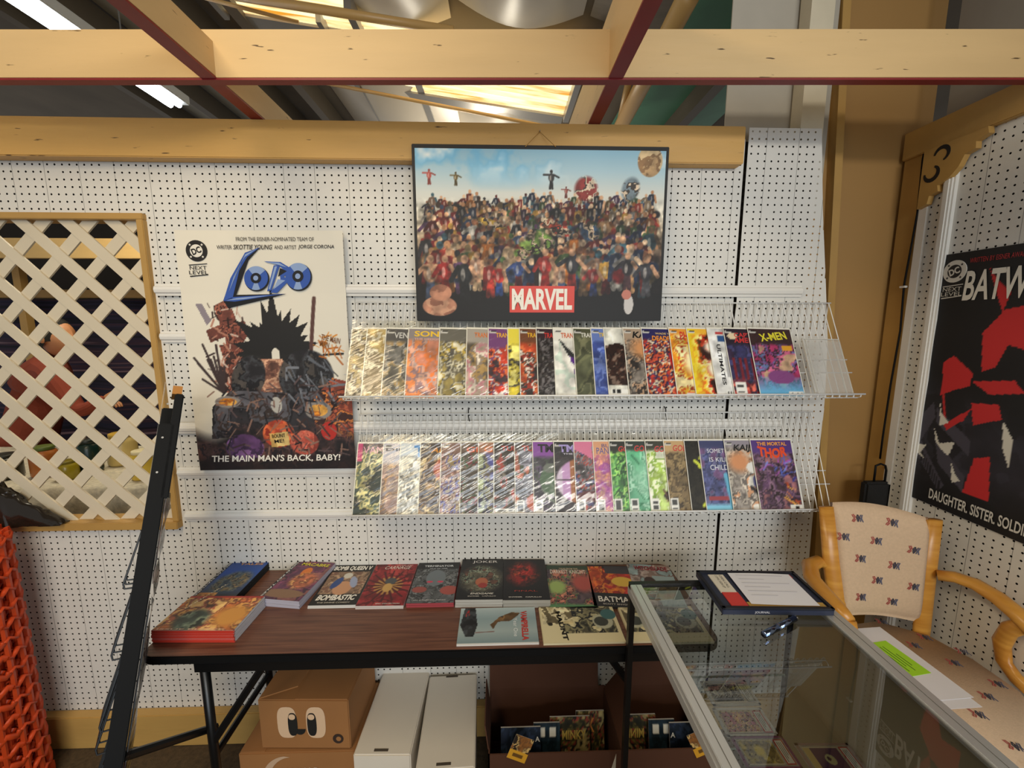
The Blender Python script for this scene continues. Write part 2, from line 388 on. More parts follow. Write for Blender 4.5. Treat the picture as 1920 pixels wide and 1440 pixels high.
# scroll bracket on the right wall, under the top board
def scroll_bracket():
    pts = [(0, 0)]
    for k in range(9):                       # scalloped hypotenuse
        t = k/8; x = 0.205*(1-t); y = -0.30*t
    outl = [(px_, py_*0.74) for px_, py_ in [(-0.005, 0), (0.20, 0), (0.205, -0.03), (0.17, -0.045), (0.172, -0.075), (0.14, -0.085), (0.125, -0.13), (0.10, -0.165), (0.06, -0.185), (0.065, -0.215), (0.035, -0.225), (0.03, -0.262), (-0.005, -0.275)]]
    m = Matrix(((0, 0, 1, RWX-0.03), (-1, 0, 0, -0.02), (0, 1, 0, 2.40), (0, 0, 0, 1)))
    root = MB().prism(outl, 0, 0.02, m).make('scroll_bracket', M_TAN2, label='tan wooden scroll bracket under the right wall top board', cat='bracket')
    dk = mat('painted_cutout_shade', '1d150d', 0.9)  # solid dark inlays, shade of the scroll openings put into the colour
    def arc(cx, cy, r0, r1, a0, a1, w0, w1, n=14):
        L = []; R = []
        for k in range(n+1):
            t = k/n; a = a0+(a1-a0)*t; r = r0+(r1-r0)*t; ww = (w0+(w1-w0)*t)*(0.35+0.65*math.sin(math.pi*min(1, t*0.9+0.1)))
            L.append((cx+(r+ww)*math.cos(a), cy+(r+ww)*math.sin(a))); R.append((cx+(r-ww)*math.cos(a), cy+(r-ww)*math.sin(a)))
        return L+R[::-1]
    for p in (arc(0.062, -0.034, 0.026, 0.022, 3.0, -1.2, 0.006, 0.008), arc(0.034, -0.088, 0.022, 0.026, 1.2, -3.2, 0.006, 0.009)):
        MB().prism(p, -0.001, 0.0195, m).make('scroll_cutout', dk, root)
scroll_bracket()
# corner panel between the two walls, posts and gable sheet
cpn = MB(); a0 = onY(1566, 930, 0.1); a1 = onY(1556, 235, 0.1)
cpn.box((1.24, 0.10, 0), (RWX+0.1, 0.13, 3.7))
wall_corner = cpn.make('wall_corner', M_TAN, kind='structure', label='tan painted board wall in the corner between the pegboards')
st = MB(); p0 = onY(1564, 1000, 0.06); p1 = onY(1554, 235, 0.06)
st.v += [(p0.x-0.03, 0.06, p0.z-0.9), (p0.x, 0.06, p0.z-0.9), (p1.x, 0.06, 3.6), (p1.x-0.03, 0.06, 3.6), (p0.x-0.03, 0.10, p0.z-0.9), (p0.x, 0.10, p0.z-0.9), (p1.x, 0.10, 3.6), (p1.x-0.03, 0.10, 3.6)]
st.f += [(0, 1, 2, 3), (7, 6, 5, 4), (0, 4, 5, 1), (1, 5, 6, 2), (2, 6, 7, 3), (3, 7, 4, 0)]
st.make('edge_batten', M_TAN2, wall_corner)
q0 = onY(1505, 120, 0.02); q1 = onY(1548, 120, 0.02)
MB().box((q0.x, 0.0, 2.44), (q1.x, 0.06, 3.7)).make('trim_1', mat('pale_stud_paint', 'd9cdb2', 0.6, var=0.1, vscale=12), kind='structure', label='pale upright stud above the narrow pegboard sheet')
gs = MB(); gs.box((0.86, 0.07, 2.2), (1.26, 0.075, 3.6)).make('wall_gable', mat('grey_gable_sheet', 'b3ab9c', 0.7, var=0.08), kind='structure', label='grey sheet above the narrow pegboard')
# floor, baseboard
fl = MB().box((-4, -4, -0.05), (4, 4, 0)).make('floor', mat('brown_carpet', '5a4a34', 0.95, var=0.45, vscale=60, bump=0.6, bscale=250), kind='structure', label='worn brown carpet floor')
MB().box((-3.15, -0.04, 0), (1.3, 0.0, 0.15)).make('baseboard_back', mat('tan_baseboard_paint', 'c39c58', 0.5, var=0.12, vscale=7, stretch=(0.3, 1, 2), bump=0.15), kind='structure', bevel=0.004)
# white horizontal rails on the pegboard
for k, (pl, pr, xe) in enumerate((((300, 550), None, 1.155), ((306, 637), None, 0.9), ((330, 806), None, 1.12), ((338, 890), None, 0.9), ((352, 971), None, -0.35))):
    a = onY(*pl); z = a.z; r = MB()
    pr = [(0, -0.022), (-0.006, -0.022), (-0.008, -0.014), (-0.014, -0.010), (-0.017, 0.0), (-0.014, 0.010), (-0.008, 0.014), (-0.006, 0.020), (0, 0.020)]
    mm = Matrix(((0, 0, 1, a.x), (1, 0, 0, -0.001 if xe < 0.91 else -0.013), (0, 1, 0, z+0.012), (0, 0, 0, 1)))
    r.prism(pr, 0, xe-a.x, mm); r.make('trim_%d' % (k+2), M_TRIM, kind='structure', label='white moulded rail running along the back pegboard')
# lattice window
WX = -1.28; wz0 = 1.0; wz1 = 2.14
win = empty('window_1', T(0, 0, 0), label='interior opening with tan frame and white diagonal lattice', kind='structure')
MB().box((-3.2, -0.02, wz1), (WX+0.012, 0.06, wz1+0.022)).make('frame_head', M_TAN2, win, bevel=0.002)
MB().box((-3.2, -0.03, wz0-0.03), (WX+0.012, 0.06, wz0)).make('frame_sill', M_TAN2, win, bevel=0.002)
MB().box((WX-0.012, -0.02, wz0), (WX+0.012, 0.06, wz1)).make('frame_jamb', M_TAN2, win, bevel=0.002)
M_LAT = mat('cream_lattice_paint', 'd3c6ad', 0.5, var=0.06, vscale=6)
def clip_slat(c, s, hw, x0, x1, z0, z1):
    """slat polygon: |(x*s + z) - c| <= hw*sqrt2 clipped to the opening"""
    e = hw*math.sqrt(2); poly = []
    big = 5
    def P(x, off): return (x, c+off-s*x)
    poly = [P(-big, -e), P(big, -e), P(big, e), P(-big, e)]
    for ax, lim, keep in ((0, x0, 1), (0, x1, -1), (1, z0, 1), (1, z1, -1)):
        out = []
        for k in range(len(poly)):
            a = poly[k]; b = poly[(k+1) % len(poly)]; ia = (a[ax]-lim)*keep >= 0; ib = (b[ax]-lim)*keep >= 0
            if ia: out.append(a)
            if ia != ib:
                t = (lim-a[ax])/(b[ax]-a[ax]); out.append((a[0]+(b[0]-a[0])*t, a[1]+(b[1]-a[1])*t))
        poly = out
        if len(poly) < 3: return None
    return poly
LP = 0.161
mXZ = Matrix(((1, 0, 0, 0), (0, 0, 1, 0), (0, 1, 0, 0), (0, 0, 0, 1)))
h0 = onY(121, 521, 0.012)     # a hole centre
for s, y0 in ((1, 0.002), (-1, 0.010)):
    base = h0.x*s+h0.z+LP/2
    for k in range(-16, 17):
        p = clip_slat(base+k*LP, s, 0.0195, -2.6, WX-0.012, wz0, wz1)
        if p: MB().prism(p, y0, y0+0.007, mXZ).make('lattice_slat', M_LAT, win)
# beams overhead
def beam(name, a, b, th, h, m, label, under=None, group=None, ends=None):
    a = Vector(a); b = Vector(b); d = (b-a); L = d.length; f = frame(a, d, (0, 0, 1))   # x along, y up, z = normal
    root = empty(name, f, label=label, cat='beam', group=group)
    MB().box((0, 0.004, -th/2), (L, h, th/2)).make('timber', m, root, bevel=0.003)
    if under: MB().box((0, 0, -th/2-0.0005), (L, 0.005, th/2+0.0005)).make('painted_underside', under, root)
    return root
zb = 2.333
beam('wall_beam', (-3.1, -0.028, zb), (0.875, -0.028, zb), 0.05, 0.129, mat('ochre_beam_paint', 'dcac60', 0.5, var=0.2, vscale=5, bump=0.25, bscale=22, stretch=(0.3, 2, 2), specks=42), 'ochre timber beam along the top of the back pegboard')
ZJ = 2.46
beam('cross_beam', (-3.0, -0.209, ZJ), (2.6, -0.383, ZJ), 0.026, 0.132, M_CREAM2, 'cream cross beam with red underside spanning overhead', M_RED)
for X, lb, jh in ((-0.822, 'cream joist with red underside, the left one', 0.10), (0.335, 'cream joist with red underside above the hanging canvas', 0.19)):
    beam('joist', (X, -2.2, ZJ+0.003), (X, 0.55, ZJ+0.003), 0.04, jh, M_CREAM2, lb, M_RED, group='overhead joists')
# roof
RA, RS = 3.42, 0.13
def onR(px, py, off=0.0):
    r = ray(px, py); t = (RA-off-RS*CAM.x-CAM.z)/(r.z+RS*r.x); return CAM+r*t
roof = MB(); roof.quad((-10, -4.5, RA+10*RS+0.15), (-10, 9, RA+10*RS+0.15), (4, 9, RA-4*RS+0.15), (4, -4.5, RA-4*RS+0.15))
ceil = roof.make('ceiling', mat('roof_underside', '6d6253', 0.8, var=0.25, vscale=2), kind='structure', label='underside of the sloping metal roof')
def zroof(x, off=0): return RA-RS*x-off
def purlin(x, wd, y0=-1.0, y1=3.8, h=0.16, m=None, name='purlin'):
    MB().box((x-wd/2, y0, zroof(x)-h+0.12), (x+wd/2, y1, zroof(x)+0.12)).make(name, m or mat('brown_purlin_steel', '5b5142', 0.5), ceil)
for x in (-3.3, -2.75, -1.95, -1.55, 1.35): purlin(x, 0.07)
M_INS = mat('insulation_blanket', 'c9bfae', 0.35, var=0.12, vscale=2, bump=0.2, bscale=9)
def blanket(x0, x1, y0, y1, sag, m=M_INS, name='insulation_blanket'):
    MB().grid(lambda u, v: (x0+(x1-x0)*u, y0+(y1-y0)*v, zroof(x0+(x1-x0)*u, -0.13)-sag*math.sin(math.pi*u)*(0.55+0.45*math.sin(math.pi*v))), 14, 14).make(name, m, ceil, smooth=True)
blanket(-3.25, -2.8, -0.6, 3.5, 0.06, mat('grey_blanket', '8f8878', 0.5, var=0.1)); blanket(-2.7, -2.0, -0.6, 3.5, 0.06, MATS['grey_blanket'])
blanket(-1.5, -0.95, 0.2, 1.15, 0.05, MATS['grey_blanket'])
blanket(-0.95, -0.28, 0.1, 1.2, 0.2); blanket(-0.28, 0.48, 0.0, 1.0, 0.22); blanket(-1.4, -0.35, 1.5, 2.9, 0.2); blanket(-0.35, 0.5, 1.75, 2.9, 0.2)
blanket(0.95, 1.7, 0.3, 3.2, 0.05, mat('green_blanket', '4f8a6a', 0.45, var=0.12)); blanket(0.52, 0.95, -0.4, 1.0, 0.05, mat('brown_blanket', '7c7264', 0.6, var=0.2, stretch=(1, 5, 1)))
def bar(p, q, wd, h, m, name, parent):
    p = Vector(p); q = Vector(q); f = frame(p, q-p, (0, 0, 1)); L = (q-p).length
    mb = MB(); mb.box((0, -h/2, -wd/2), (L, h/2, wd/2), f); return mb.make(name, m, parent)
M_STEEL = mat('grey_steel_strap', '9a9690', 0.35, metal=0.5)
bar(onR(718, -10), onR(738, 45), 0.05, 0.02, M_STEEL, 'steel_strap', ceil)
bar(onR(782, 150), onR(812, 232), 0.05, 0.02, M_STEEL, 'steel_strap', ceil)
bar(onR(670, 150, 0.1), onR(712, 228, 0.1), 0.012, 0.012, M_STEEL, 'hanger_rod', ceil)
M_PIPE = mat('tan_painted_pipe', 'c39b5e', 0.4)
def pipe(name, a, b, r, label):
    MB().tube([a, b], r, 12).make(name, M_PIPE, smooth=True, label=label, cat='pipe')
pipe('ceiling_pipe', onR(440, -8, 0.12), onR(850, 58, 0.12), 0.022, 'tan pipe crossing above the cross beam')
pipe('ceiling_pipe', onR(570, 148, 0.12), onR(1020, 236, 0.12), 0.012, 'thin cream pipe running just below the yellow skylight')
pipe('ceiling_pipe', onR(1292, -10, 0.1), onR(1160, 245, 0.1), 0.05, 'thick tan pipe beside the green roof blanket')
pipe('ceiling_pipe', onR(1182, 140, 0.06), onR(1158, 245, 0.06), 0.022, 'short thin tan pipe left of the thick pipe')
pipe('ceiling_pipe', onR(380, -5, 0.12), onR(560, 42, 0.12), 0.01, 'thin drooping conduit above the left joist')
# skylights
def sky_mat():
    m = bpy.data.materials.new('backlit_fibreglass'); m.use_nodes = True; nt = m.node_tree; b = nt.nodes['Principled BSDF']
    tc = nt.nodes.new('ShaderNodeTexCoord'); mp = nt.nodes.new('ShaderNodeMapping'); mp.inputs['Scale'].default_value = (1.2, 12, 1)
    n = nt.nodes.new('ShaderNodeTexNoise'); n.inputs['Scale'].default_value = 2.2; n.inputs['Detail'].default_value = 8
    r = nt.nodes.new('ShaderNodeValToRGB'); e = r.color_ramp.elements
    e[0].position = 0.36; e[0].color = (*srgb('c98a2c'), 1); e[1].position = 0.62; e[1].color = (*srgb('fff2bd'), 1)
    nt.links.new(tc.outputs['Object'], mp.inputs[0]); nt.links.new(mp.outputs[0], n.inputs['Vector']); nt.links.new(n.outputs['Fac'], r.inputs[0])
    nt.links.new(r.outputs[0], b.inputs['Base Color']); nt.links.new(r.outputs[0], b.inputs['Emission Color']); b.inputs['Emission Strength'].default_value = 1.25
    return m
M_SKYL = sky_mat()
def skylight(name, x0, x1, y0, y1, label):
    root = empty(name, T(0, 0, 0), label=label, kind='structure')
    mb = MB(); n = 60
    mb.grid(lambda u, v: (x0+(x1-x0)*u, y0+(y1-y0)*v, zroof(x0+(x1-x0)*u)+0.006*math.sin(v*2*math.pi*(y1-y0)/0.067)), 2, n)
    mb.make('skylight_panel', M_SKYL, root, smooth=True)
    for a, b in (((x0-0.03, y0), (x0, y1)), ((x1, y0), (x1+0.04, y1))):
        MB().box((a[0], a[1], zroof(a[0])-0.06), (b[0], b[1], zroof(a[0])+0.03)).make('skylight_curb', M_STEEL, root)
    mb = MB(); mb.v += [(x0, y1, zroof(x0)-0.02), (x1, y1, zroof(x1)-0.02), (x1, y1, zroof(x1)+0.05), (x0, y1, zroof(x0)+0.05), (x0, y1+0.12, zroof(x0)-0.02), (x1, y1+0.12, zroof(x1)-0.02), (x1, y1+0.12, zroof(x1)+0.05), (x0, y1+0.12, zroof(x0)+0.05)]
    mb.f += [(0, 1, 2, 3), (7, 6, 5, 4), (0, 4, 5, 1), (2, 6, 7, 3), (1, 5, 6, 2), (3, 7, 4, 0)]
    mb.make('skylight_curb', M_STEEL, root)
sa = onR(680, 160); sb = onR(1056, 214)
skylight('window_2', sa.x, sb.x, 1.12, sb.y, 'yellow fibreglass skylight glowing in the roof')
sc_ = onR(445, 30); sd = onR(598, 52)
skylight('window_3', sc_.x-0.02, sd.x+0.25, 0.98, 1.24, 'pale fibreglass skylight seen above the left end of the cross beam')
# fluorescent strip on the left
fx = empty('fluorescent_fixture', T(-2.3, 0, 3.3), label='long fluorescent tube fixture under the left roof', cat='light')
MB().box((-0.075, -0.6, 0.03), (0.075, 1.75, 0.09)).make('housing', mat('grey_fixture', 'b9b9b4', 0.4), fx, bevel=0.006)
for dx in (-0.03, 0.03): MB().tube([(dx, -0.55, 0.01), (dx, 1.70, 0.01)], 0.019, 10).make('tube', emis('cool_tube', 'eef6ff', 14), fx)
for yy in (0.2, 1.3): MB().tube([(0, yy, 0.09), (0, yy, 0.45)], 0.004, 6).make('hanger_rod', M_STEEL, fx)
# ================================================================== TABLE AND BOXES
ZT = 0.777
def table():
    x0, x1, y0, y1 = -1.10, 0.70, -0.457, -0.006
    t = empty('folding_table', T(0, 0, 0), label='dark wood-grain folding table with black edge along the pegboard', cat='table')
    m = mat('dark_walnut_laminate', '7d5340', 0.35, var=0.45, vscale=9, stretch=(0.6, 14, 14), col2='54352a')
    rad = 0.045
    def rr(i):
        p = []
        for cx, cy, a0 in ((x1-rad, y1-rad, 0), (x0+rad, y1-rad, 90), (x0+rad, y0+rad, 180), (x1-rad, y0+rad, 270)):
            for k in range(6):
                a = math.radians(a0+18*k); p.append((cx+(rad-i)*math.cos(a), cy+(rad-i)*math.sin(a)))
        return p
    MB().prism(rr(0.004), ZT-0.012, ZT).make('table_top', m, t)
    MB().prism(rr(0), ZT-0.028, ZT-0.001).make('edge_band', M_BLACKP, t, bevel=0.003)
    MB().box((x0+0.16, y0+0.012, ZT-0.065), (x1-0.16, y0+0.03, ZT-0.028)).box((x0+0.16, y1-0.03, ZT-0.065), (x1-0.16, y1-0.012, ZT-0.028)).make('apron', M_BLACK, t)
    for sx, xl, xb in ((1, -0.945, -0.72), (-1, 0.55, 0.32)):
        for yy in (y0+0.06, y1-0.06):
            MB().tube([(xl, yy, ZT-0.03), (xl, yy, 0.0)], 0.014, 10).make('leg', M_BLACK, t, smooth=True)
        MB().tube([(xl, y0+0.06, 0.10), (xl, y1-0.06, 0.10)], 0.011, 8).make('leg_crossbar', M_BLACK, t)
        MB().tube([(xl, y0+0.06, 0.36), (xl, y1-0.06, 0.36)], 0.011, 8).make('leg_crossbar', M_BLACK, t)
        MB().tube([(xb, (y0+y1)/2-0.17, ZT-0.03), (xl+0.006*sx, (y0+y1)/2-0.17, 0.42)], 0.012, 6, r2=0.006).make('folding_brace', M_BLACK, t)
        MB().box((xl-0.10, y0+0.02, ZT-0.05), (xl+0.02, y0+0.11, ZT-0.028)).make('leg_hinge', M_BLACK, t, bevel=0.015)
table()
def boxshell(name, w, d, h, th, m, root, top=True, open_top=False):
    mb = MB(); mb.box((0, 0, 0), (w, d, h)); return mb.make(name, m, root, bevel=0.003)
def eyes_box():
    a = onZ(451, 1404, 0.27); y0 = -0.315
    low = empty('shipping_carton', T(-0.927, y0, 0), label='lower brown carton with a crescent moon print', cat='carton')
    MB().box((0, 0, 0), (0.415, 0.29, 0.268)).make('carton_body', M_CARD, low, bevel=0.003)
    MB().box((0.005, 0.005, 0.268), (0.09, 0.285, 0.2705)).make('top_flap', M_CARD, low)
    f = frame((0, -0.0012, 0), (1, 0, 0), (0, 0, 1))
    pr = empty('moon_print', None, parent=low); pr.matrix_local = f
    L = []; n = 24
    for k in range(n+1):
        t = math.radians(95+170*k/n); L.append((0.165+0.085*math.cos(t), 0.17+0.085*math.sin(t)))
    for k in range(n+1):
        t = math.radians(265-170*k/n); L.append((0.185+0.085*math.cos(t)*0.93, 0.172+0.085*math.sin(t)*0.93))
    MB().prism(L, 0, 0.0006).make('crescent', flat('c0a184', 0.8), pr)
    letter('LUNAR', pr, 'c0a184', 0.165, 0.175, w=0.115, h=0.032, bold=0.012)
    top = empty('shipping_carton', T(-0.852, -0.30, 0.2725) @ Matrix.Rotation(math.radians(-2), 4, 'Z') , label='upper brown carton printed with two cartoon eyes, under the table', cat='carton')
    w, h, d = 0.318, 0.195, 0.27
    MB().box((0, 0, 0), (w, d, h)).make('carton_body', M_CARD, top, bevel=0.003)
    MB().prism([(0.004, 0.004), (0.115, 0.055), (0.125, 0.21), (0.004, 0.262)], h, h+0.004).make('top_flap', M_CARD, top)
    MB().prism([(0.13, 0.004), (w-0.004, 0.004), (w-0.004, 0.262), (0.13, 0.262)], h, h+0.002).make('top_flap', M_CARD, top)
    ep = empty('face_print', None, parent=top); ep.matrix_local = f
    def rrect(cx, cy, hw, hh, e=3.2, n=28):
        return [(cx+hw*math.copysign(abs(math.cos(t))**(2/e), math.cos(t)), cy+hh*math.copysign(abs(math.sin(t))**(2/e), math.sin(t))) for t in [2*math.pi*k/n for k in range(n)]]
    for cx, px in ((0.098, 0.118), (0.20, 0.186)):
        MB().prism(rrect(cx, 0.107, 0.034, 0.062), 0, 0.0006).make('eye_white', flat('d8b795', 0.8), ep)
        MB().prism(rrect(px, 0.10, 0.0165, 0.046, 2.8), 0.0006, 0.0012).make('pupil', flat('141210', 0.8), ep)
        MB().prism(rrect(px-0.001, 0.13, 0.0115, 0.011, 2.2), 0.0012, 0.0018).make('eye_glint', flat('d8b795', 0.8), ep)
    MB().prism([(0.142+0.020*math.cos(math.radians(180+180*k/12)), 0.080+0.022*math.sin(math.radians(180+180*k/12))) for k in range(13)], 0, 0.0008).make('mouth', flat('141210', 0.8), ep)
    MB().prism([(0.275+0.019*math.cos(2*math.pi*k/20), 0.042+0.019*math.sin(2*math.pi*k/20)) for k in range(20)], 0, 0.0006).make('round_stamp', flat('33231a', 0.8), ep)
    MB().prism([(0.277+0.009*math.cos(2*math.pi*k/14), 0.042+0.009*math.sin(2*math.pi*k/14)) for k in range(14)], 0.0006, 0.001).make('stamp_centre', flat('9c6b3c', 0.8), ep)
eyes_box()
def white_box(x, y, rz, label):
    r = empty('comic_storage_box', T(x, y, 0) @ Matrix.Rotation(rz, 4, 'Z'), label=label, cat='storage box', group='white comic boxes under the table')
    w, d, h = 0.20, 0.385, 0.285
    MB().box((0.003, 0.003, 0), (w-0.003, d-0.003, h-0.06)).make('box_body', M_WHITEBOX, r)
    MB().box((0, 0, h-0.075), (w, d, h)).make('lid', M_WHITEBOX, r, bevel=0.004)
    dk = flat('4a4034', 0.9)
    for a, b, rr in (((0.068, 0.012), (0.118, 0.022), 0), ((0.07, d-0.012), (0.12, d-0.003), 0)):
        MB().box((a[0], a[1], h-0.002), (b[0], b[1], h+0.0008)).make('hand_slot', dk, r, bevel=0.0004)
white_box(-0.515, -0.345, math.radians(-1.5), 'left white comic box beside the brown cartons')
white_box(-0.288, -0.405, math.radians(2.0), 'right white comic box beside the open brown box')
def open_box():
    x0, x1, y0, y1, h = -0.045, 0.44, -0.33, -0.06, 0.25
    r = empty('open_carton', T(0, 0, 0), label='open brown carton of comics under the table', cat='carton')
    th = 0.005
    MB().box((x0, y0, 0), (x1, y1, 0.006)).make('carton_floor', M_CARDD, r)
    MB().box((x0, y0, 0), (x1, y0+th, h)).make('front_side', M_CARDD, r)
    MB().box((x0, y1-th, 0), (x1, y1, h+0.01)).make('back_side', M_CARDD, r)
    MB().box((x0, y0, 0), (x0+th, y1, h)).make('left_side', M_CARDD, r)
    MB().box((x1-th, y0, 0), (x1, y1, h)).make('right_side', M_CARDD, r)
    f = frame((x0, y1-th, h+0.01), (1, 0, 0), (0, 0.12, 1))
    MB().box((0, 0, -0.003), (x1-x0-0.03, 0.27, 0.001), f).make('raised_back_flap', M_CARDD, r)
    f2 = frame((x1, y0, h), (0, 1, 0), (0.55, 0, 0.75))
    MB().box((0, 0, -0.002), (y1-y0, 0.12, 0.002), f2).make('side_flap', M_CARDD, r)
    f3 = frame((x0, y0+0.02, h), (0, 1, 0), (-0.12, 0, 1))
    MB().box((0, 0, -0.002), (0.20, 0.10, 0.002), f3).make('side_flap', M_CARDD, r)
    MB().prism([(0.395, 0.16), (0.415, 0.165), (0.415, 0.24)], 0, 0.0008, frame((0, y0-0.0002, 0), (1, 0, 0), (0, 0, 1))).make('torn_label', flat('cfc6b4', 0.8), r)
    return r
open_box()
# ================================================================== COMICS
CW, CH = 0.163, 0.257
def cover_art(spec, seed, W=34, H=54):
    a = Art(W, H, seed); spec(a); return a
TITLE_FIT = {'TRANSFORMERS': (0.16, 0.78), 'TURTLES': (0.16, 0.8), 'TMNT': (0.11, 0.75), 'GODZILLA': (0.2, 0.76), 'VENOM': (0.17, 0.56), 'SONIC': (0.12, 0.8), 'THE HEDGEHOG': (0.12, 0.78),
  'DEADPOOL': (0.22, 0.7), 'WADE WILSON': (0.3, 0.6), 'PHOENIX': (0.23, 0.7), 'THE': (0.42, 0.2), 'CAPTAIN': (0.22, 0.66), 'AMERICA': (0.2, 0.7), 'KAIJU': (0.19, 0.6), 'SOMETHING': (0.17, 0.74), 'IS KILLING': (0.2, 0.72),
  'CHILDREN': (0.2, 0.72), 'VAMPI': (0.12, 0.62), 'PANTHER': (0.07, 0.68), 'BLACK': (0.2, 0.5), 'ALIEN': (0.22, 0.68), 'GIRLS': (0.12, 0.72), 'THE LAST': (0.2, 0.55), 'FURY': (0.45, 0.5), 'WAY': (0.38, 0.5), 'TO': (0.3, 0.55)}
def comic(name, mtx, art, titles, label, group, cat='comic', bagged=True, wr=1, w=CW, h=CH, up=0.028, thick=0.002, cols=None):
    root = empty(name, mtx, label=label, cat=cat, group=group)
    MB().box((-0.003, -0.002, -0.0012), (w+0.003, h+0.006, -0.0002)).make('backing_board', M_BOARD, root)
    link('cover', art.mesh('cover', w, h), M_PRINT, root)
    for t in titles:
        if t[0] in TITLE_FIT: t = (t[0], t[1], TITLE_FIT[t[0]][0], t[3], TITLE_FIT[t[0]][1], t[5])+tuple(t[6:])
        letter(t[0], root, t[1], t[2]*w, t[3]*h, w=t[4]*w if t[4] else None, h=t[5]*h if t[5] else None, z=0.0004, name='title_lettering', **(t[6] if len(t) > 6 else {}))
    if bagged:
        rg = np.random.default_rng(abs(hash(label)) % 1000 if False else len(label)*31+int(w*1e4)+int(mtx[0][3]*1000) % 997)
        n = fnoise(20, 12, 3, rg, 3)
        amp = 0.0011 if wr else 0.0005
        H2 = h+0.006+up
        def fn(u, v):
            iu = min(11, int(u*11)); iv = min(19, int(v*19))
            top = max(0, (v*H2-h)/up) if up else 0
            return (-0.004+u*(w+0.008), -0.002+v*H2, 0.0008+amp*n[iv, iu]+top*0.004*(n[iv, iu]-0.6))
        MB().grid(fn, 11, 19).make('plastic_bag', M_SLEEVE if wr else M_SLEEVE2, root, smooth=True)
    return root
UB, UT = (-0.19, 1.512), (-0.025, 1.85)      # (y, z) of bottom and top of the upper wire rack
LB, LT = (-0.175, 1.083), (-0.025, 1.426)
def wire_rack(x0, x1, B, Tt, label, tails):
    r = empty('wire_rack', T(0, 0, 0), label=label, cat='rack', group='white wire comic racks')
    up = Vector((0, Tt[0]-B[0], Tt[1]-B[1])); L = up.length; up.normalize(); nrm = Vector((0, -up.z, up.y))
    def pt(x, v, n=0.0): return Vector((x, B[0], B[1]))+up*v+nrm*n
    n = round((x1-x0)/0.0254); step = (x1-x0)/n
    # one long wire: from the top bar down the slope, under the books and up to the front lip
    prof = [pt(0, L), pt(0, 0.004), pt(0, -0.002, 0.003), pt(0, -0.004, 0.026), pt(0, 0.004, 0.032)]
    me = MB().tube(prof, 0.0017, 5).mesh('slope_wire'); me.materials.append(M_WIRE)
    for k in range(n+1):
        o = link('slope_wire', me, None, r); o.location.x = x0+k*step
    me2 = MB().tube([pt(0, L), (0, -0.014, Tt[1]-0.11), (0, -0.014, Tt[1]-0.12)], 0.0014, 5).mesh('wall_wire'); me2.materials.append(M_WIRE)
    for k in range(n+1):
        if k % 1 == 0:
            o = link('wall_wire', me2, None, r); o.location.x = x0+k*step
    for v, nn, rad, e in ((L, 0, 0.0028, 0.008), (0.145, -0.002, 0.0022, 0.012), (0.095, -0.002, 0.0022, 0.018), (0.004, 0.032, 0.0032, 0.014), (-0.003, 0.012, 0.0022, 0.0)):
        MB().tube([pt(x0-e, v, nn), pt(x1+e, v, nn)], rad, 8).make('long_wire', M_WIRE, r, smooth=True)
    for x in tails:
        MB().tube([(x, -0.004, Tt[1]+0.02), (x, -0.02, Tt[1]+0.012), (x, -0.022, Tt[1]-0.012), (x+0.004, -0.022, Tt[1]-0.03)], 0.0022, 6).make('hook', M_BLACK, r)
    return pt, up, nrm
ptU, upU, nU = wire_rack(-0.525, 1.262, UB, UT, 'upper white wire rack holding the top row of bagged comics', ())
ptL, upL, nL = wire_rack(-0.53, 1.236, LB, LT, 'lower white wire rack holding the second row of bagged comics', (-0.12, 0.655))
TILT = 0.06
def rack_mtx(px, py, pt, up, nrm):
    r = ray(px, py); o = pt(0, 0.0, 0.008); t = (o-CAM).dot(nrm)/r.dot(nrm); x = (CAM+r*t).x
    right = Vector((math.cos(TILT), 0, 0))-nrm*math.sin(TILT)
    return frame(pt(x, 0.004, 0.008+CW*math.sin(TILT)), right, up)
def corner(a, c1='d9d6d0', c2='222222'):
    a.put(a.rect(0.03, 0.03, 0.19, 0.075), c1); a.put(a.rect(0.05, 0.045, 0.17, 0.058), c2)
def simple(cols, sc=4, top=None, toph=0.2, c=True, extra=None, octv=4):
    def f(a):
        a.busy(cols, sc, octv=octv)
        if top: a.put(np.clip((toph-a.v)/0.05+0.5, 0, 1), top)
        if extra: extra(a)
        if c: corner(a)
    return f
def X(fn): return fn
def e_purple(a):
    a.put(a.poly([(0.3, 0.33), (1, 0.75), (1, 1.0), (0.5, 0.85)]), '5f2d8c'); a.put(a.poly([(0.3, 0.45), (1, 0.9), (1, 0.98), (0.35, 0.55)]), 'ece9e2'); a.put(a.poly([(0.1, 0.15), (0.5, 0.42), (1, 0.55), (1, 0.65), (0.3, 0.4)]), '2d2f30')
def e_hill(a): a.busy(['2a1612', '3b211a', '1c0f0c', '53352a', '8d7668'], 9, a.poly([(0, 0.26), (0.3, 0.22), (0.6, 0.3), (1, 0.42), (1, 0.83), (0, 0.83)])); a.barcode(0.05, 0.88, 0.5, 0.97)
def e_circ(a):
    m = a.ell(0.75, 0.56, 0.72, 0.33); 
    for k, cc in enumerate(('d9c9dc', 'c79cc9', 'a86a3c', 'e3d6e4', '7b4ba0', 'c2452f', '93301f')): a.put(m*a.rect(0.02+k*0.16, 0, 0.18+k*0.16, 1), cc)
    a.put(m*a.rect(0, 0.545, 1, 0.56), '2a1418')
def e_swirl(a):
    n = fnoise(a.H, a.W, 2, a.rng, 3); a.put(((n*9) % 1 < 0.5)*(a.v > 0.2)*0.6, 'b46a9c'); a.put(a.ell(0.8, 0.5, 0.1, 0.16, 0.5), '3c4a7c')
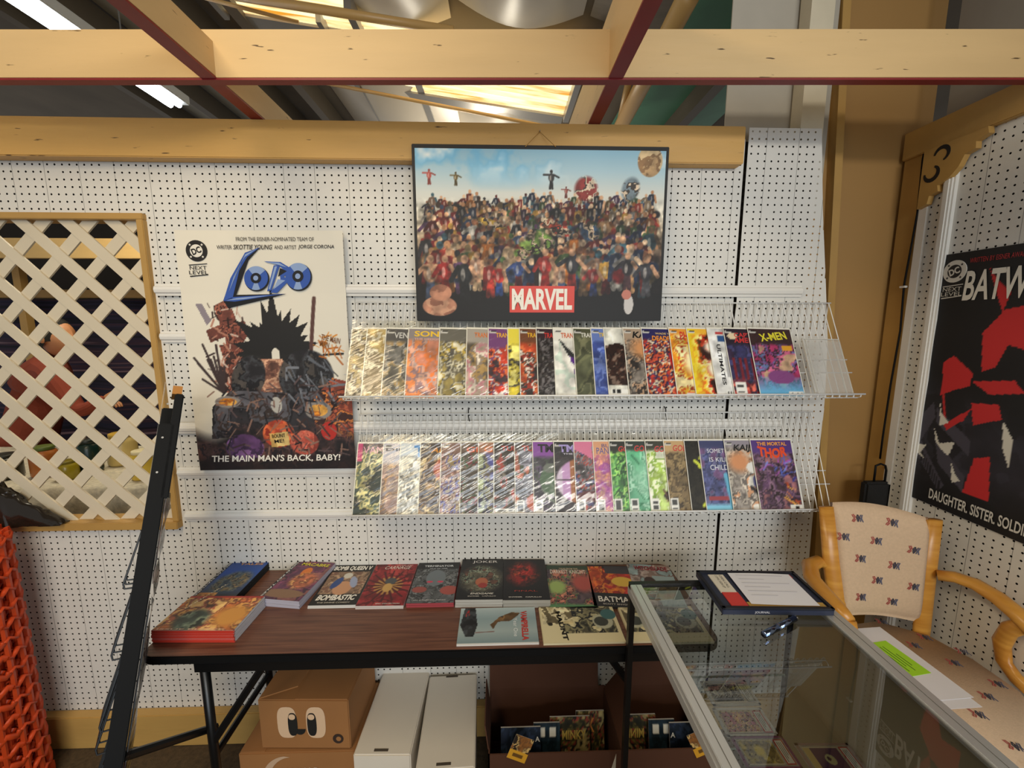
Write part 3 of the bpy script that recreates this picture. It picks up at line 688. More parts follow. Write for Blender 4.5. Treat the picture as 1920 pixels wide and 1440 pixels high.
def e_paint(a): a.put((a.v > 0.72)*np.clip((a.v-0.6)*3, 0, 1), '6fb7dd'); a.put(a.ell(0.55, 0.72, 0.3, 0.1), '8b4a86'); a.put(a.rect(0.72, 0.26, 0.95, 0.34), 'e2a72c'); a.barcode(0.66, 0.93, 0.98, 0.985)
def e_cyan(a):
    a.put(np.clip((a.v-0.88)*20, 0, 1), '8fd2ea'); a.put(a.rect(0.1, 0.8, 0.95, 0.86), 'a4474f'); a.put(a.line(0.55, 0.5, 0.62, 0.95, 0.05), '6fb9d6'); a.put(a.line(0.72, 0.55, 0.7, 0.95, 0.03), '6fb9d6')
def e_thor(a):
    a.strokes(26, ['5a6fd0', 'c05cc8', '8f9be8', '3a3f9c'], (0.2, 0.3, 0.95, 0.55), 0.22, 0.012); a.strokes(14, ['e38a3c', 'f0b55a', 'b64a2c'], (0.6, 0.6, 0.95, 0.9), 0.14, 0.012, 0.8, 0.3); a.barcode(0.72, 0.93, 0.99, 0.99)
def e_flame(a): a.put(a.ell(0.55, 0.5, 0.3, 0.2, 0, 0.6), 'fff3c4'); a.barcode(0.2, 0.95, 0.8, 0.995)
def e_glow(a): a.put(a.ell(0.65, 0.6, 0.3, 0.16, 0, 0.5), 'fbf6e4'); a.put(a.ell(0.6, 0.28, 0.25, 0.1, 0, 0.5), 'fbf6e4'); a.put(a.rect(0, 0, 0.3, 1)*np.clip(1-a.u/0.3, 0, 1), 'f0dc2c')
def e_ult(a): a.put(a.rect(0.3, 0.42, 0.9, 0.72), 'b9b7b8'); a.strokes(22, ['2d2a30', '6a6672', '8a4a60'], (0.55, 0.45, 0.98, 0.95), 0.15, 0.014); a.put(a.rect(0.18, 0.06, 0.36, 0.1), 'c23a3a'); a.put(a.rect(0.2, 0.11, 0.4, 0.21), '2f5a8e'); a.barcode(0.2, 0.92, 0.55, 0.98)
def e_capt(a):
    for k in range(7): a.put(a.rect(0.1+k*0.13, 0.45, 0.16+k*0.13, 0.75), '7c2230')
    a.busy(['c23a3a', 'e0715f', '7c1c22', '2c2a44'], 6, np.clip((a.v-0.72)*8, 0, 1)); a.put(a.ell(0.18, 0.12, 0.11, 0.05), 'e6d3b2'); a.barcode(0.06, 0.8, 0.28, 0.97, vert=True)
def e_bar(a): a.barcode(0.03, 0.82, 0.2, 0.98, vert=True)
def e_green(a): a.strokes(60, ['8fd07a', 'c6ef8f', '3c7a3a', '1e4a2a'], (0, 0.25, 1, 0.98), 0.2, 0.014, -1.2, 0.4); e_bar(a)
def e_mint(a): a.put(a.ell(0.6, 0.6, 0.5, 0.35, 0, 0.7)*0.7, 'a9dcc0'); a.strokes(20, ['2f7d57', '7fc7a0'], (0, 0.3, 1, 1), 0.3, 0.012); e_bar(a)
def e_bw(a):
    for q in ((0.7, 0.5, 0.2, 0.09), (0.55, 0.78, 0.22, 0.08), (0.9, 0.62, 0.2, 0.1)): a.put(a.ell(*q), '2b2522')
    a.strokes(14, ['e9efd6', '6b4038'], (0.2, 0.5, 1, 1), 0.15, 0.02); e_bar(a)
def e_yel(a):
    for x, y, an in ((0.6, 0.05, 1.9), (0.75, 0.1, 1.5), (0.5, 0.12, 2.2), (0.2, 0.3, 0.7), (0.3, 0.38, 0.5), (0.5, 0.8, 2.4)): a.put(a.line(x, y, x+0.28*math.cos(an), y+0.28*math.sin(an)/a.a, 0.035), 'd8e04a')
    a.put(a.ell(0.75, 0.88, 0.14, 0.14), 'e9ede0')
def e_orb(a): a.put(a.ell(0.75, 0.38, 0.45, 0.2)-a.ell(0.8, 0.4, 0.25, 0.11), 'b5522c'); a.put(a.ell(0.85, 0.45, 0.25, 0.2), '5c5a60'); a.put(np.clip((a.v-0.9)*12, 0, 1)*(a.u > 0.5), 'c9722c')
def e_box(a): a.put(a.rect(0.5, 0.87, 0.78, 0.98), '0d0d0d'); a.put(a.poly([(0.56, 0.89), (0.72, 0.89), (0.7, 0.95), (0.64, 0.97), (0.58, 0.95)]), 'f0f0ee'); a.put(a.poly([(0.35, 0.45), (0.85, 0.4), (0.9, 0.55), (0.4, 0.65)]), '8f9070')
def e_blue(a): a.put(a.ell(0.55, 0.42, 0.25, 0.12), '22307c'); a.put(a.line(0.4, 0.45, 0.75, 0.7, 0.03), '1b2768'); a.put(a.rect(0.45, 0.74, 0.8, 0.88), 'd5dff0'); a.put(a.rect(0.45, 0.9, 0.8, 0.99), '2c49a8')
def e_pink(a): a.put(a.poly([(0, 0), (1, 0), (1, 0.45), (0, 0.12)]), 'd77a9c'); a.put(a.ell(0.65, 0.1, 0.25, 0.06), '8fa5b5'); a.strokes(12, ['c9c24a', '8a8c3c'], (0.4, 0.12, 0.95, 0.25), 0.12, 0.02); a.put(a.ell(0.3, 0.78, 0.28, 0.08), '5f1d20'); e_bar(a)
def e_tmn(a): a.put(a.ell(0.45, 0.55, 0.3, 0.2), '4f6a4c'); a.put(a.ell(0.4, 0.38, 0.16, 0.07), '6f756a'); a.strokes(18, ['3c4a3a', '7d8a78', '5a4a6c'], (0.1, 0.4, 0.95, 0.85), 0.2, 0.02); a.put(a.ell(0.85, 1.0, 0.35, 0.14)-a.ell(0.85, 1.0, 0.28, 0.1), '8d8a90'); e_bar(a)
UP_ROW = [  # left px at the bottom, art, titles, label words
 (649, simple(['8f7b52', '3b3128', 'b7a884', 'e3dcc8', '5b5146', 'a58d4e'], 4, c=False), [], 'grey and gold cover in a crinkled bag, far left of the upper rack'),
 (679, simple(['c3ad74', 'a88f55', 'e0d7bd', '7c6a48', '968465'], 4, c=False), [], 'tan cover in a crinkled bag, second from left in the upper rack'),
 (716, simple(['6b6a68', '3c3b3c', '9d9a94', 'b08f5a', '8a7a58', '55534f'], 3, '4a494b', 0.2), [('VENOM', 'c9c7c4', 0.28, 0.86, 1.0, 0.09)], 'dark grey cover with pale title, third from left in the upper rack'),
 (760, simple(['c98a72', 'd77f45', 'b9a3a0', 'e0b09a', '9a7f86', 'e8955a'], 3, '8c8486', 0.17, c=False), [('SONIC', 'e8c23a', 0.18, 0.885, 0.9, 0.085, {'bold': 0.03}), ('THE HEDGEHOG', 'd7a8a0', 0.18, 0.835, 0.9, 0.03)], 'peach and orange cover with a yellow title in the upper rack'),
 (821, simple(['a09058', '77705c', 'c8c2ae', '57544e', 'b9a24c', 'd8d2bd'], 4, '6d6a62', 0.2), [('A', '8f6a4a', 0.55, 0.78, 0.4, 0.17)], 'grey and gold star-patterned cover with price sticker in the upper rack'),
 (874, simple(['b9a79a', 'c98f98', 'd9cfc2', '8d7f74', 'a98d5c', '6c6257'], 3, 'a9a29a', 0.22, c=False), [('TRANSFORMERS', 'd9782c', 0.25, 0.87, 2.0, 0.075)], 'greyish pink cover with orange title in the upper rack'),
 (916, simple(['c2452f', 'd9d4d0', '7c4a6c', 'e2794a', '96302c', '4a3b44'], 5, '7d4a80', 0.3, extra=lambda a: a.put(a.ell(0.7, 0.28, 0.32, 0.12), 'e0952c')), [('TRANSFORMERS', 'e8b52c', 0.32, 0.87, 2.2, 0.07)], 'red and purple cover with yellow title in the upper rack'),
 (954, simple(['e0d04a', 'd8c23c', '6d6a5a', '3c3a36', 'b5a84a', 'ece38c'], 3, 'e3d552', 0.25, c=False), [], 'narrow bright yellow cover slice in the upper rack'),
 (977, simple(['c2512f', 'd97a4a', '5a4440', 'e6dcd0', '9c3a2c', '3c3434'], 4, '7a4a30', 0.22), [('TRANSFORMERS', 'e8b82c', 0.38, 0.87, 2.0, 0.07)], 'red-orange cover with yellow title in the upper rack'),
 (1010, simple(['2e2a2a', '1d1a1c', '4a4446', '6f6a6c', '241f24', '3b3434'], 4, '3a2430', 0.15, extra=lambda a: a.strokes(16, ['cfcac6', '9c9896'], (0.1, 0.35, 0.9, 0.95), 0.2, 0.008)), [('TRANSFORMERS', 'd23a34', 0.38, 0.86, 2.0, 0.08)], 'black cover with red title in the upper rack'),
 (1043, simple(['e3e0d8', 'd9d7cf', 'c9d5c9', 'ebe8e0'], 2, 'e6e3da', 0.2, extra=e_purple, octv=2), [('TRANSFORMERS', 'd2693a', 0.4, 0.86, 2.0, 0.08)], 'white cover with a purple angular shape in the upper rack'),
 (1082, simple(['5d6048', '6b6d50', '4a4d3a', '757558', '555842'], 2, '55563f', 0.12, extra=e_box, octv=2), [('TRANSFORMERS', 'e3e0d4', 0.5, 0.87, 2.0, 0.07)], 'olive green cover with a small black emblem in the upper rack'),
 (1117, simple(['5a70b5', '465ba3', '7286c4', '3c4c8c'], 3, '6c82c0', 0.2, extra=e_blue), [('TRANSFORMERS', 'e3c03a', 0.42, 0.87, 2.0, 0.07)], 'blue cover with yellow title in the upper rack'),
 (1142, simple(['dcdad0', 'e6e3da', 'cfcec4', 'e0ddd2'], 2, extra=e_hill, c=False), [('WAY', '8a8f94', 0.5, 0.87, 1.0, 0.06, {'bold': 0.0})], 'pale cover with a dark brown crowd-like mass in the upper rack'),
 (1180, simple(['8a8178', '6b625c', 'a59a8c', '4a4542', 'c2a184', '352f2d'], 4, 'b09a84', 0.18, extra=lambda a: (a.put(a.ell(0.5, 0.3, 0.35, 0.15, 0, 0.8), 'd59a66'), a.put(a.rect(0.6, 0.7, 1, 1), '1d1b1b'))), [('KAIJU', '121212', 0.32, 0.83, 1.0, 0.13, {'shear': 0.2, 'bold': 0.03})], 'grey-brown cover with jagged black title in the upper rack'),
 (1216, simple(['b53a2c', '3b3560', 'd9c9b0', '6a2c34', 'e07a3c', '241f3c', 'c9523a'], 7, '2f2a62', 0.17, extra=lambda a: a.put(a.ell(0.72, 0.45, 0.16, 0.2), 'c92a26')), [('DEADPOOL', 'f0982c', 0.38, 0.82, 1.15, 0.075, {'bold': 0.03}), ('WADE WILSON', 'e0bf7a', 0.5, 0.915, 0.8, 0.03)], 'crowded red and violet cover with orange title in the upper rack'),
 (1270, simple(['e8962c', 'f2c23a', 'e06a24', 'f6dc7a', 'b5461c', 'fbe9b0'], 3, 'e8a23a', 0.1, extra=e_flame), [('PHOENIX', 'd2402c', 0.32, 0.82, 1.3, 0.14), ('THE', 'b03a24', 0.6, 0.77, 0.3, 0.035)], 'orange and yellow flame cover with red title in the upper rack'),
 (1305, simple(['f0a83a', 'e2621f', 'f6d24a', 'fbe9a8', 'c23a1c', '3c1a14'], 3, 'f0bc3a', 0.1, extra=e_glow), [('FURY', '3a2a28', 0.62, 0.84, 0.8, 0.11)], 'yellow and white glowing cover in the upper rack'),
 (1345, simple(['e4e2df', 'dcdad8', 'eceae6'], 2, extra=e_ult, c=False, octv=2), [('ULTIMATES', '23242a', 0.15, 0.76, 0.95, 0.055, {'rot': -math.pi/2+0.0})], 'white cover with dark vertical title in the upper rack'),
 (1377, simple(['34345c', '2a2a4c', '4a4a7c', '3c2c4a'], 3, '2b2030', 0.25, extra=e_capt), [('CAPTAIN', 'd23a3a', 0.42, 0.87, 0.95, 0.07), ('AMERICA', 'd23a3a', 0.35, 0.785, 1.0, 0.08)], 'navy cover with red two-line title in the upper rack'),
 (1425, simple(['b53a6c', '3a2430', '8a4a86', '6a7fae', '4a3440', 'c9688c', 'c2a184'], 4, '3a2226', 0.24, extra=e_paint), [('X-MEN', 'e3d83a', 0.24, 0.80, 0.66, 0.12, {'bold': 0.03, 'shear': -0.15, 'rot': 0.12})], 'magenta and blue cover with yellow title, fully shown at the right of the upper rack'),
]
LO_ROW = [
 (663, simple(['2c3a34', '1d2622', 'a9a06c', '5c6a54', 'd8cf9a', '3b4a44'], 3, '5a4448', 0.12, c=False, extra=lambda a: a.put(a.rect(0.0, 0.0, 0.13, 0.26), 'c23a76')), [('VAMPI', 'd9a0b4', 0.17, 0.855, 0.95, 0.10, {'bold': 0.0})], 'dark teal cover with pink title, far left of the lower rack'),
 (713, simple(['a98d84', 'c2a79c', '7d6a60', 'b58a5c', '8f7a74'], 3, 'c0bcc4', 0.3), [('DIE', '33313a', 0.05, 0.89, 0.42, 0.04), ('A', 'c9b43a', 0.62, 0.80, 0.3, 0.14)], 'lilac-topped cover, second from left in the lower rack'),
 (746, simple(['cfcdc8', '9a9890', 'e6e4de', '55544e', 'b5b2a8', 'dedbd0'], 4, 'c9ced2', 0.2, c=False), [('TO', '4a90c9', 0.42, 0.80, 0.75, 0.17, {'bold': 0.04})], 'silver grey cover with blue title in the lower rack'),
 (785, simple(['5a4232', '3c2a22', '7d6a5c', 'a9885a', '46362c', 'c9b58a'], 3, '4a3a30', 0.2, extra=e_orb), [('ALIEN', 'd9952c', 0.5, 0.86, 0.9, 0.075, {'shear': 0.3})], 'brown cover with an orange curved shape in the lower rack'),
 (825, simple(['7d5a52', 'a97d72', '5a4440', 'c9b5a4', '8a6a6c', '5c5a9c', 'a08a5c'], 4, '8f6f62', 0.15), [], 'dusty pink and brown cover in the lower rack'),
 (863, simple(['4a4034', '5c5244', '7d7260', '3b5a3c', '8a3c40', '302a24'], 4, '6a5444', 0.16, c=False), [('GIRLS', 'd9622c', 0.2, 0.86, 1.2, 0.08)], 'dark olive cover with orange title and price sticker in the lower rack'),
 (897, simple(['4a4c8c', '6a6a9c', '6a5c4a', '8f885c', '3b3a5c', 'a9b08a'], 3, 'a8795a', 0.16, c=False), [('GIRLS', 'e07a2c', 0.15, 0.86, 1.2, 0.08)], 'indigo cover with orange title in the lower rack'),
 (927, simple(['3a332e', '241f1c', '5a5048', '7d7264', 'a8453a', '4a433c'], 4, '3c332a', 0.15, c=False, extra=lambda a: (a.put(a.ell(0.75, 0.5, 0.22, 0.16), '55554f'), a.barcode(0.02, 0.93, 0.5, 0.985))), [('TURTLES', 'c2402f', 0.42, 0.875, 1.5, 0.075)], 'dark brown cover with red title in the lower rack'),
 (967, simple(['8a8a94', '6a6872', 'a9a6b5', '4f5a4a', 'c2745a'], 3, '5c5450', 0.14, c=False, extra=lambda a: (a.put(a.ell(0.6, 0.85, 0.35, 0.15), 'c4694a'), e_bar(a))), [('TURTLES', 'c9482f', 0.32, 0.87, 1.5, 0.08)], 'grey-lavender cover with red title and orange base in the lower rack'),
 (1002, simple(['3b3440', '241f28', '5c4a64', '4a5248', '302a34'], 4, '8a4aa0', 0.22, c=False, extra=e_tmn), [('TMNT', '1a1018', 0.24, 0.85, 1.4, 0.12, {'bold': 0.04}), ('V', 'd23a78', 0.5, 0.72, 0.4, 0.1)], 'purple-topped dark cover with black title in the lower rack'),
 (1043, simple(['241b1e', '2e2326', '1b1416'], 3, '1c1618', 0.2, extra=e_circ), [('TMNT', 'a99ad0', 0.28, 0.85, 1.4, 0.11, {'bold': 0.04}), ('THE LAST', 'd9d2e0', 0.36, 0.815, 0.9, 0.02)], 'black cover with a striped disc and lavender title in the lower rack'),
 (1082, simple(['2e2628', '4a3c40', '6a5c64', 'a8453a', '8f888c', '1d181a', '5a5486'], 5, c=False, extra=e_pink), [], 'black cover with a pink slanted top in the lower rack'),
 (1119, simple(['c98a72', 'd9a08a', 'b56a7c', 'a04a9c', 'c97ab0', 'e0b59a'], 3, 'd9a27c', 0.2, c=False, extra=lambda a: (e_swirl(a), e_bar(a))), [('PANTHER', '5a5a9c', 0.08, 0.82, 1.15, 0.09, {'bold': 0.0}), ('BLACK', '4a4a86', 0.3, 0.915, 0.7, 0.05, {'bold': 0.0})], 'orange and violet swirling cover with slate title in the lower rack'),
 (1151, simple(['3f7a3f', '6fb55a', '24502c', 'a9dc74', '4f9a4c'], 4, '26281f', 0.16, extra=e_green), [('GODZILLA', 'd2443c', 0.55, 0.85, 1.6, 0.08, {'shear': 0.2})], 'bright green cover with jagged streaks in the lower rack'),
 (1182, simple(['5fae84', '8fd0ac', '3c8a62', 'b9e3ca', '4f9c76'], 3, '2c3a34', 0.14, extra=e_mint), [('GODZILLA', 'c94440', 0.4, 0.85, 1.6, 0.09, {'shear': 0.2})], 'mint green cover with red title in the lower rack'),
 (1221, simple(['c6d98a', 'a9c45a', 'e3efc4', '8fb04a', 'eef2dc'], 3, '3a3c30', 0.14, extra=e_bw), [('GODZILLA', 'd2504a', 0.45, 0.84, 1.6, 0.09, {'shear': 0.2})], 'lime and white cover with black patches in the lower rack'),
 (1257, simple(['7d6a4c', '5c4c36', 'a08a62', '8f7a56', '463a2c'], 4, 'c9a878', 0.17, extra=lambda a: (a.strokes(30, ['3c3022', 'b59c70'], (0.1, 0.2, 0.95, 0.75), 0.12, 0.008), e_bar(a))), [('GODZILLA', 'c94a44', 0.5, 0.85, 1.6, 0.09, {'shear': 0.2})], 'bronze etched cover with red title in the lower rack'),
 (1297, simple(['17150f', '24211a', '100f0c', '2e2a20'], 4, c=False, extra=e_yel), [], 'black cover with yellow leaf-like strokes in the lower rack'),
 (1325, simple(['4a4f7c', '5c6292', '3a3f66', '6f6f96', '7a5a86'], 5, '3f4570', 0.12, c=False, extra=e_cyan), [('SOMETHING', 'e9e9ec', 0.2, 0.82, 1.35, 0.06, {'bold': 0.0}), ('IS KILLING', 'e9e9ec', 0.3, 0.69, 1.1, 0.065, {'bold': 0.0}), ('CHILDREN', 'e9e9ec', 0.2, 0.57, 1.25, 0.075, {'bold': 0.0})], 'blue city cover with white hand-lettered title in the lower rack'),
 (1375, simple(['a9a098', '8a817a', 'c9bfb2', '6b6460', 'd0a07c', 'dedad2'], 3, '9a929c', 0.1, extra=lambda a: (a.put(a.ell(0.3, 0.32, 0.25, 0.14, 0, 0.8), 'd99a6c'), a.put(a.ell(0.62, 0.4, 0.17, 0.08), 'e9e7e2'), a.put(a.ell(0.75, 0.6, 0.2, 0.12), '5a5a86'), a.put(a.line(0.5, 0.68, 1, 0.95, 0.04), '2c2a30'))), [('KAIJU', '17151a', 0.22, 0.82, 0.95, 0.12, {'shear': 0.2, 'bold': 0.03})], 'pale grey and peach cover with black title in the lower rack'),
 (1426, simple(['4a3440', '6a4a6c', '8a6a80', '33242c', '5a4058', '9c6a70'], 4, '5a3c86', 0.2, c=False, extra=e_thor), [('THE MORTAL', 'f0a84a', 0.14, 0.92, 0.74, 0.055, {'bold': 0.03}), ('THOR', 'e8562c', 0.14, 0.77, 0.72, 0.15, {'bold': 0.05, 'curve': lambda t: -0.01*np.cos(np.pi*(t-0.5))})], 'violet cover with large orange title, fully shown at the right of the lower rack'),
]
for row, pt, up, nrm, py, grp in ((UP_ROW, ptU, upU, nU, 746, 'bagged comics on the upper wire rack'), (LO_ROW, ptL, upL, nL, 962, 'bagged comics on the lower wire rack')):
    for k, (px, spec, tt, lb) in enumerate(row):
        comic('bagged_comic', rack_mtx(px, py, pt, up, nrm), cover_art(spec, k*7+int(py)), tt, lb, grp, wr=1 if (k < 10 and py < 800) or (k < 9 and py > 800) else 0, up=0.03 if k < 14 else 0.012)
# clear acrylic price holder at the right end of the upper rack
am = rack_mtx(1523, 742, ptU, upU, nU)
ah = empty('acrylic_holder', am, label='empty clear acrylic sign holder at the right end of the upper rack', cat='holder')
MB().box((0, 0, 0), (0.145, 0.215, 0.002)).make('back_sheet', M_ACRYL, ah)
MB().box((0, 0, 0.006), (0.145, 0.205, 0.008)).make('front_sheet', M_ACRYL, ah)
M_EDGE = mat('frosted_edge', 'd9d6cc', 0.3)
for a, b in (((0, 0), (0.145, 0.002)), ((0, 0.213), (0.145, 0.215)), ((0, 0), (0.002, 0.215)), ((0.143, 0), (0.145, 0.215)), ((0.12, 0), (0.1215, 0.215)), ((0.012, 0.004), (0.0135, 0.21))):
    MB().box((a[0], a[1], 0.002), (b[0], b[1], 0.007)).make('clear_edge', M_EDGE, ah)
# ================================================================== BOOKS ON THE TABLE
def book(px, art, titles, label, h, n=1, m_spine='e6e3dc', w=None, wd=None, name='comic_book', rise=0.0, seed=0, page=M_PAGE, group='comic books laid out on the table', z=ZT, curl=0.0):
    """px: photo corners TL, TR, BR, BL of the cover top; the pile is n books, h thick in all"""
    tl, tr, br, bl = [onZ(p[0], p[1], z+h) for p in px]
    o = (bl+br)/2; up = ((tl+tr)/2-o); right = ((tr+br)/2-(tl+bl)/2)
    W = w or right.length; H = wd or up.length
    ang = math.atan2(right.y, right.x)
    ang2 = math.atan2(up.y, up.x)-math.pi/2
    return W, H, o, ang, ang2
def lay(px, spec, titles, label, h, n=1, size=(0.168, 0.258), edge='d9d6cf', spine=None, spine_side='left', seed=1, group='comic books laid out on the table', z=ZT, res=(60, 90), rot=0.0, cat='comic book'):
    W, H, o, a1, a2 = book(px, None, None, label, h, z=z)
    c = sum((onZ(p[0], p[1], z+h) for p in px), Vector())/4
    ang = a2*0.75+a1*0.25 if rot == 0 else rot
    w, hh = size
    root = empty('comic_book', T(c.x, c.y, z) @ Matrix.Rotation(ang, 4, 'Z') @ T(-w/2, -hh/2, 0), label=label, cat=cat, group=group)
    t = h/n
    for k in range(n):
        jx, jy = (rnd.uniform(-0.0015, 0.0015), rnd.uniform(-0.0015, 0.0015)) if k < n-1 else (0, 0)
        MB().box((jx, jy, k*t+0.0002), (w+jx, hh+jy, k*t+t*0.93)).make('page_block', mat('pages_'+edge, edge, 0.8, var=0.25, vscale=900, stretch=(0.01, 0.01, 1)), root)
        if spine:
            if spine_side == 'left': MB().box((jx-0.001, jy-0.0005, k*t), (jx+0.004, hh+jy+0.0005, k*t+t*0.84)).make('spine', flat(spine, 0.4), root)
            else: MB().box((jx-0.0005, jy-0.001, k*t), (w+jx+0.0005, jy+0.004, k*t+t*0.84)).make('spine', flat(spine, 0.4), root)
    a = Art(res[0], res[1], seed); spec(a)
    cv = link('cover', a.mesh('cover', w, hh), M_PRINT, root); cv.location.z = h+0.0003
    for tt in titles:
        letter(tt[0], root, tt[1], tt[2]*w, tt[3]*hh, w=tt[4]*w if tt[4] else None, h=tt[5]*hh if tt[5] else None, z=h+0.0009, name='title_lettering', **(tt[6] if len(tt) > 6 else {}))
    return root
def s_bomb(a):
    a.fill('14110f'); a.busy(['8a6f58', '6b5242', 'a98d72', '7c5a48'], 5, a.rect(0.05, 0.22, 0.95, 0.76)); a.put(a.ell(0.5, 0.62, 0.2, 0.16), 'c9956f'); a.put(a.ell(0.32, 0.5, 0.09, 0.14, 0.3), '2f4a86'); a.put(a.ell(0.68, 0.48, 0.08, 0.14, -0.3), '9aa6c4'); a.put(a.ell(0.48, 0.32, 0.1, 0.07), 'cfcabd')
def s_carn(a):
    a.busy(['7c1d22', '94282c', '631418', 'a83a38'], 3)
    for k in range(16):
        t = 2*math.pi*k/16; a.put(a.line(0.5, 0.55, 0.5+0.55*math.cos(t), 0.55+0.36*math.sin(t), 0.02), '4a1216'); a.put(a.line(0.5, 0.55, 0.5+0.3*math.cos(t+0.2), 0.55+0.2*math.sin(t+0.2), 0.022), 'b58a4a')
    a.put(a.ell(0.52, 0.45, 0.13, 0.08), '4a4f52'); a.put(a.ell(0.5, 0.6, 0.1, 0.1), 'c9a05a')
def s_term(a):
    a.busy(['55585a', '3f4244', '74787a', '2c2e30', '63666a'], 4); a.put(np.clip((0.22-a.v)*20, 0, 1), '1c1d20'); a.put(a.ell(0.5, 0.42, 0.22, 0.2), '6f787e'); a.put(a.ell(0.38, 0.52, 0.07, 0.02), 'd23a5a'); a.put(a.ell(0.62, 0.52, 0.07, 0.02), 'd23a5a'); a.put(a.ell(0.85, 0.72, 0.2, 0.1), 'a8524a'); a.put(a.ell(0.2, 0.7, 0.16, 0.07), '9a4f48')
def s_joke(a):
    a.fill('1a191a'); a.busy(['5a5648', '7c7a66', '3a3a34', '8f9a84', '2c2f2c', '6a4a3c'], 6, a.ell(0.5, 0.52, 0.46, 0.32, 0, 0.4)); a.put(a.ell(0.52, 0.6, 0.14, 0.1), 'b5694a'); a.put(a.ell(0.55, 0.68, 0.1, 0.06), 'a03a34')
def s_dark(a):
    a.fill('191719'); a.busy(['8a2220', 'b5342a', '5a1618', 'c2482f'], 5, a.ell(0.45, 0.38, 0.32, 0.26, 0.2, 0.8)*fnoise(a.H, a.W, 7, a.rng)*1.6)
def s_dk(a):
    a.busy(['5a4a52', '3b3440', '8a6a62', '4f7a4c', 'b55a52', '2c2a30', 'c9826c'], 5); a.put(np.clip((0.14-a.v)*20, 0, 1), '2c4434'); a.put(a.ell(0.2, 0.55, 0.2, 0.16, 0, 0.6), '9fb86a'); a.put(a.ell(0.8, 0.45, 0.24, 0.2, 0, 0.6), 'b5524a'); a.put(np.clip((a.v-0.9)*20, 0, 1), '5a8a5c')
def s_bat(a):
    a.fill('1c1a1e'); a.busy(['b5441f', 'd2692c', '8a2a1c', 'e08a3a'], 4, a.poly([(0, 0.05), (0.35, 0.05), (0.3, 0.7), (0, 0.7)])); a.busy(['c2342a', 'd9762c', '8f1f1c'], 4, a.poly([(0.35, 0.1), (1, 0.15), (1, 0.75), (0.3, 0.7)])); a.put(a.ell(0.75, 0.42, 0.25, 0.12), 'e8bf4a'); a.put(a.rect(0, 0.7, 1, 1), '17161a'); a.put(a.rect(0.4, 0.02, 1, 0.22), '3a3a44')
def s_witch(a): a.busy(['8f7a74', 'a99a96', '6b5c5c', '8fa5ac'], 3); a.put(a.rect(0.5, 0.3, 1, 1), '9fb5bc'); a.put(a.ell(0.42, 0.45, 0.13, 0.12), '3b2420'); a.put(a.ell(0.46, 0.52, 0.08, 0.08), 'c99a80')
def s_blue(a):
    a.grad(['2c4c8f', '2450a8', '2c4a86', '3b3a3c']); a.busy(['3a4a5c', '5c6a6c', '7d7a62', '2c3444', '8a7a5a'], 6, a.ell(0.55, 0.62, 0.38, 0.3, 0.4, 0.4)); a.busy(['b5763a', 'd9a05a', '3c2c24'], 6, a.rect(0.08, 0.88, 0.5, 1)); a.put(a.rect(0, 0, 0.085, 1), '15161a')
def s_purp(a):
    a.busy(['5c3450', '7a3f5c', '4a2a44', '8f5a5c'], 3); a.put(a.ell(0.5, 0.3, 0.12, 0.12), 'd9772c'); a.busy(['c98a4a', 'e0a86a', '8a4f3c', 'b56a4a'], 5, a.ell(0.62, 0.52, 0.3, 0.2, 0.6, 0.4)); a.put(a.ell(0.45, 0.85, 0.5, 0.1), '8a6a52'); a.put(a.rect(0, 0, 0.085, 1), '1a1418')
def s_red(a):
    a.busy(['c2703c', '8a4a34', 'd9a05a', '5a4034', 'a85c44', 'e0b574'], 5); a.busy(['3c4a44', '5a6a5c', '7a8a74', '24302c'], 5, a.ell(0.35, 0.72, 0.2, 0.3, 0, 0.4)); a.put(a.ell(0.8, 0.6, 0.2, 0.3, 0, 0.6), 'd99a4a'); a.put(a.rect(0, 0, 1, 0.07), 'a83a30')
def s_vamp(a):
    a.grad(['b9c9cc', '8fa5aa', 'a5b5b5', '7d9298']); a.busy(['17181a', '2c2e30', '3f4448'], 5, a.poly([(0.06, 0.0), (0.2, 0.0), (0.24, 0.5), (0.2, 0.8), (0.1, 0.8), (0.02, 0.5)])); a.busy(['5a4226', '7d5c34', '3c2c1c'], 5, a.poly([(0.4, 0.5), (0.52, 0.28), (0.68, 0.15), (0.8, 0.18), (0.66, 0.4), (0.5, 0.42), (0.44, 0.62)])); a.put(a.line(0.22, 0.7, 0.45, 0.68, 0.006), '7c4a40'); a.strokes(4, ['c22a2a'], (0.07, 0.05, 0.12, 0.2), 0.06, 0.006, 1.57, 0.1); a.put(a.rect(0, 0.97, 1, 1), 'e9e9e6')
def s_haunt(a):
    a.fill('ded2a8'); a.busy(['2a2a22', '4f4c3a', '8a8462', '17181a', 'c9bf94'], 6, a.rect(0.28, 0.0, 0.95, 0.76)); a.busy(['c9b98a', 'e3d7ae', '6b6044'], 6, a.rect(0.03, 0.0, 0.42, 0.5)); a.put(a.ell(0.8, 0.45, 0.13, 0.2), 'b5b59c'); a.put(a.ell(0.78, 0.45, 0.09, 0.13), '3c3f38'); a.put(a.ell(0.12, 0.5, 0.03, 0.05), '2a2418'); a.put(a.ell(0.9, 0.25, 0.1, 0.15), '3f6a6c')
G2 = {'bold': 0.03}
vert = -math.pi/2
lay(((430, 1050), (508, 1056), (449, 1118), (357, 1118)), s_blue, [('BRUTAL NATURE', 'e6e6e6', 0.015, 0.95, 0.95*1.45, 0.03, {'rot': vert}), ('TALES', 'd9a05a', 0.3, 0.86, 0.6, 0.06)], 'blue fantasy comic pile at the back left of the table', 0.03, 6, edge='1a1b1f', spine='0f1013', seed=3, size=(0.155, 0.235))
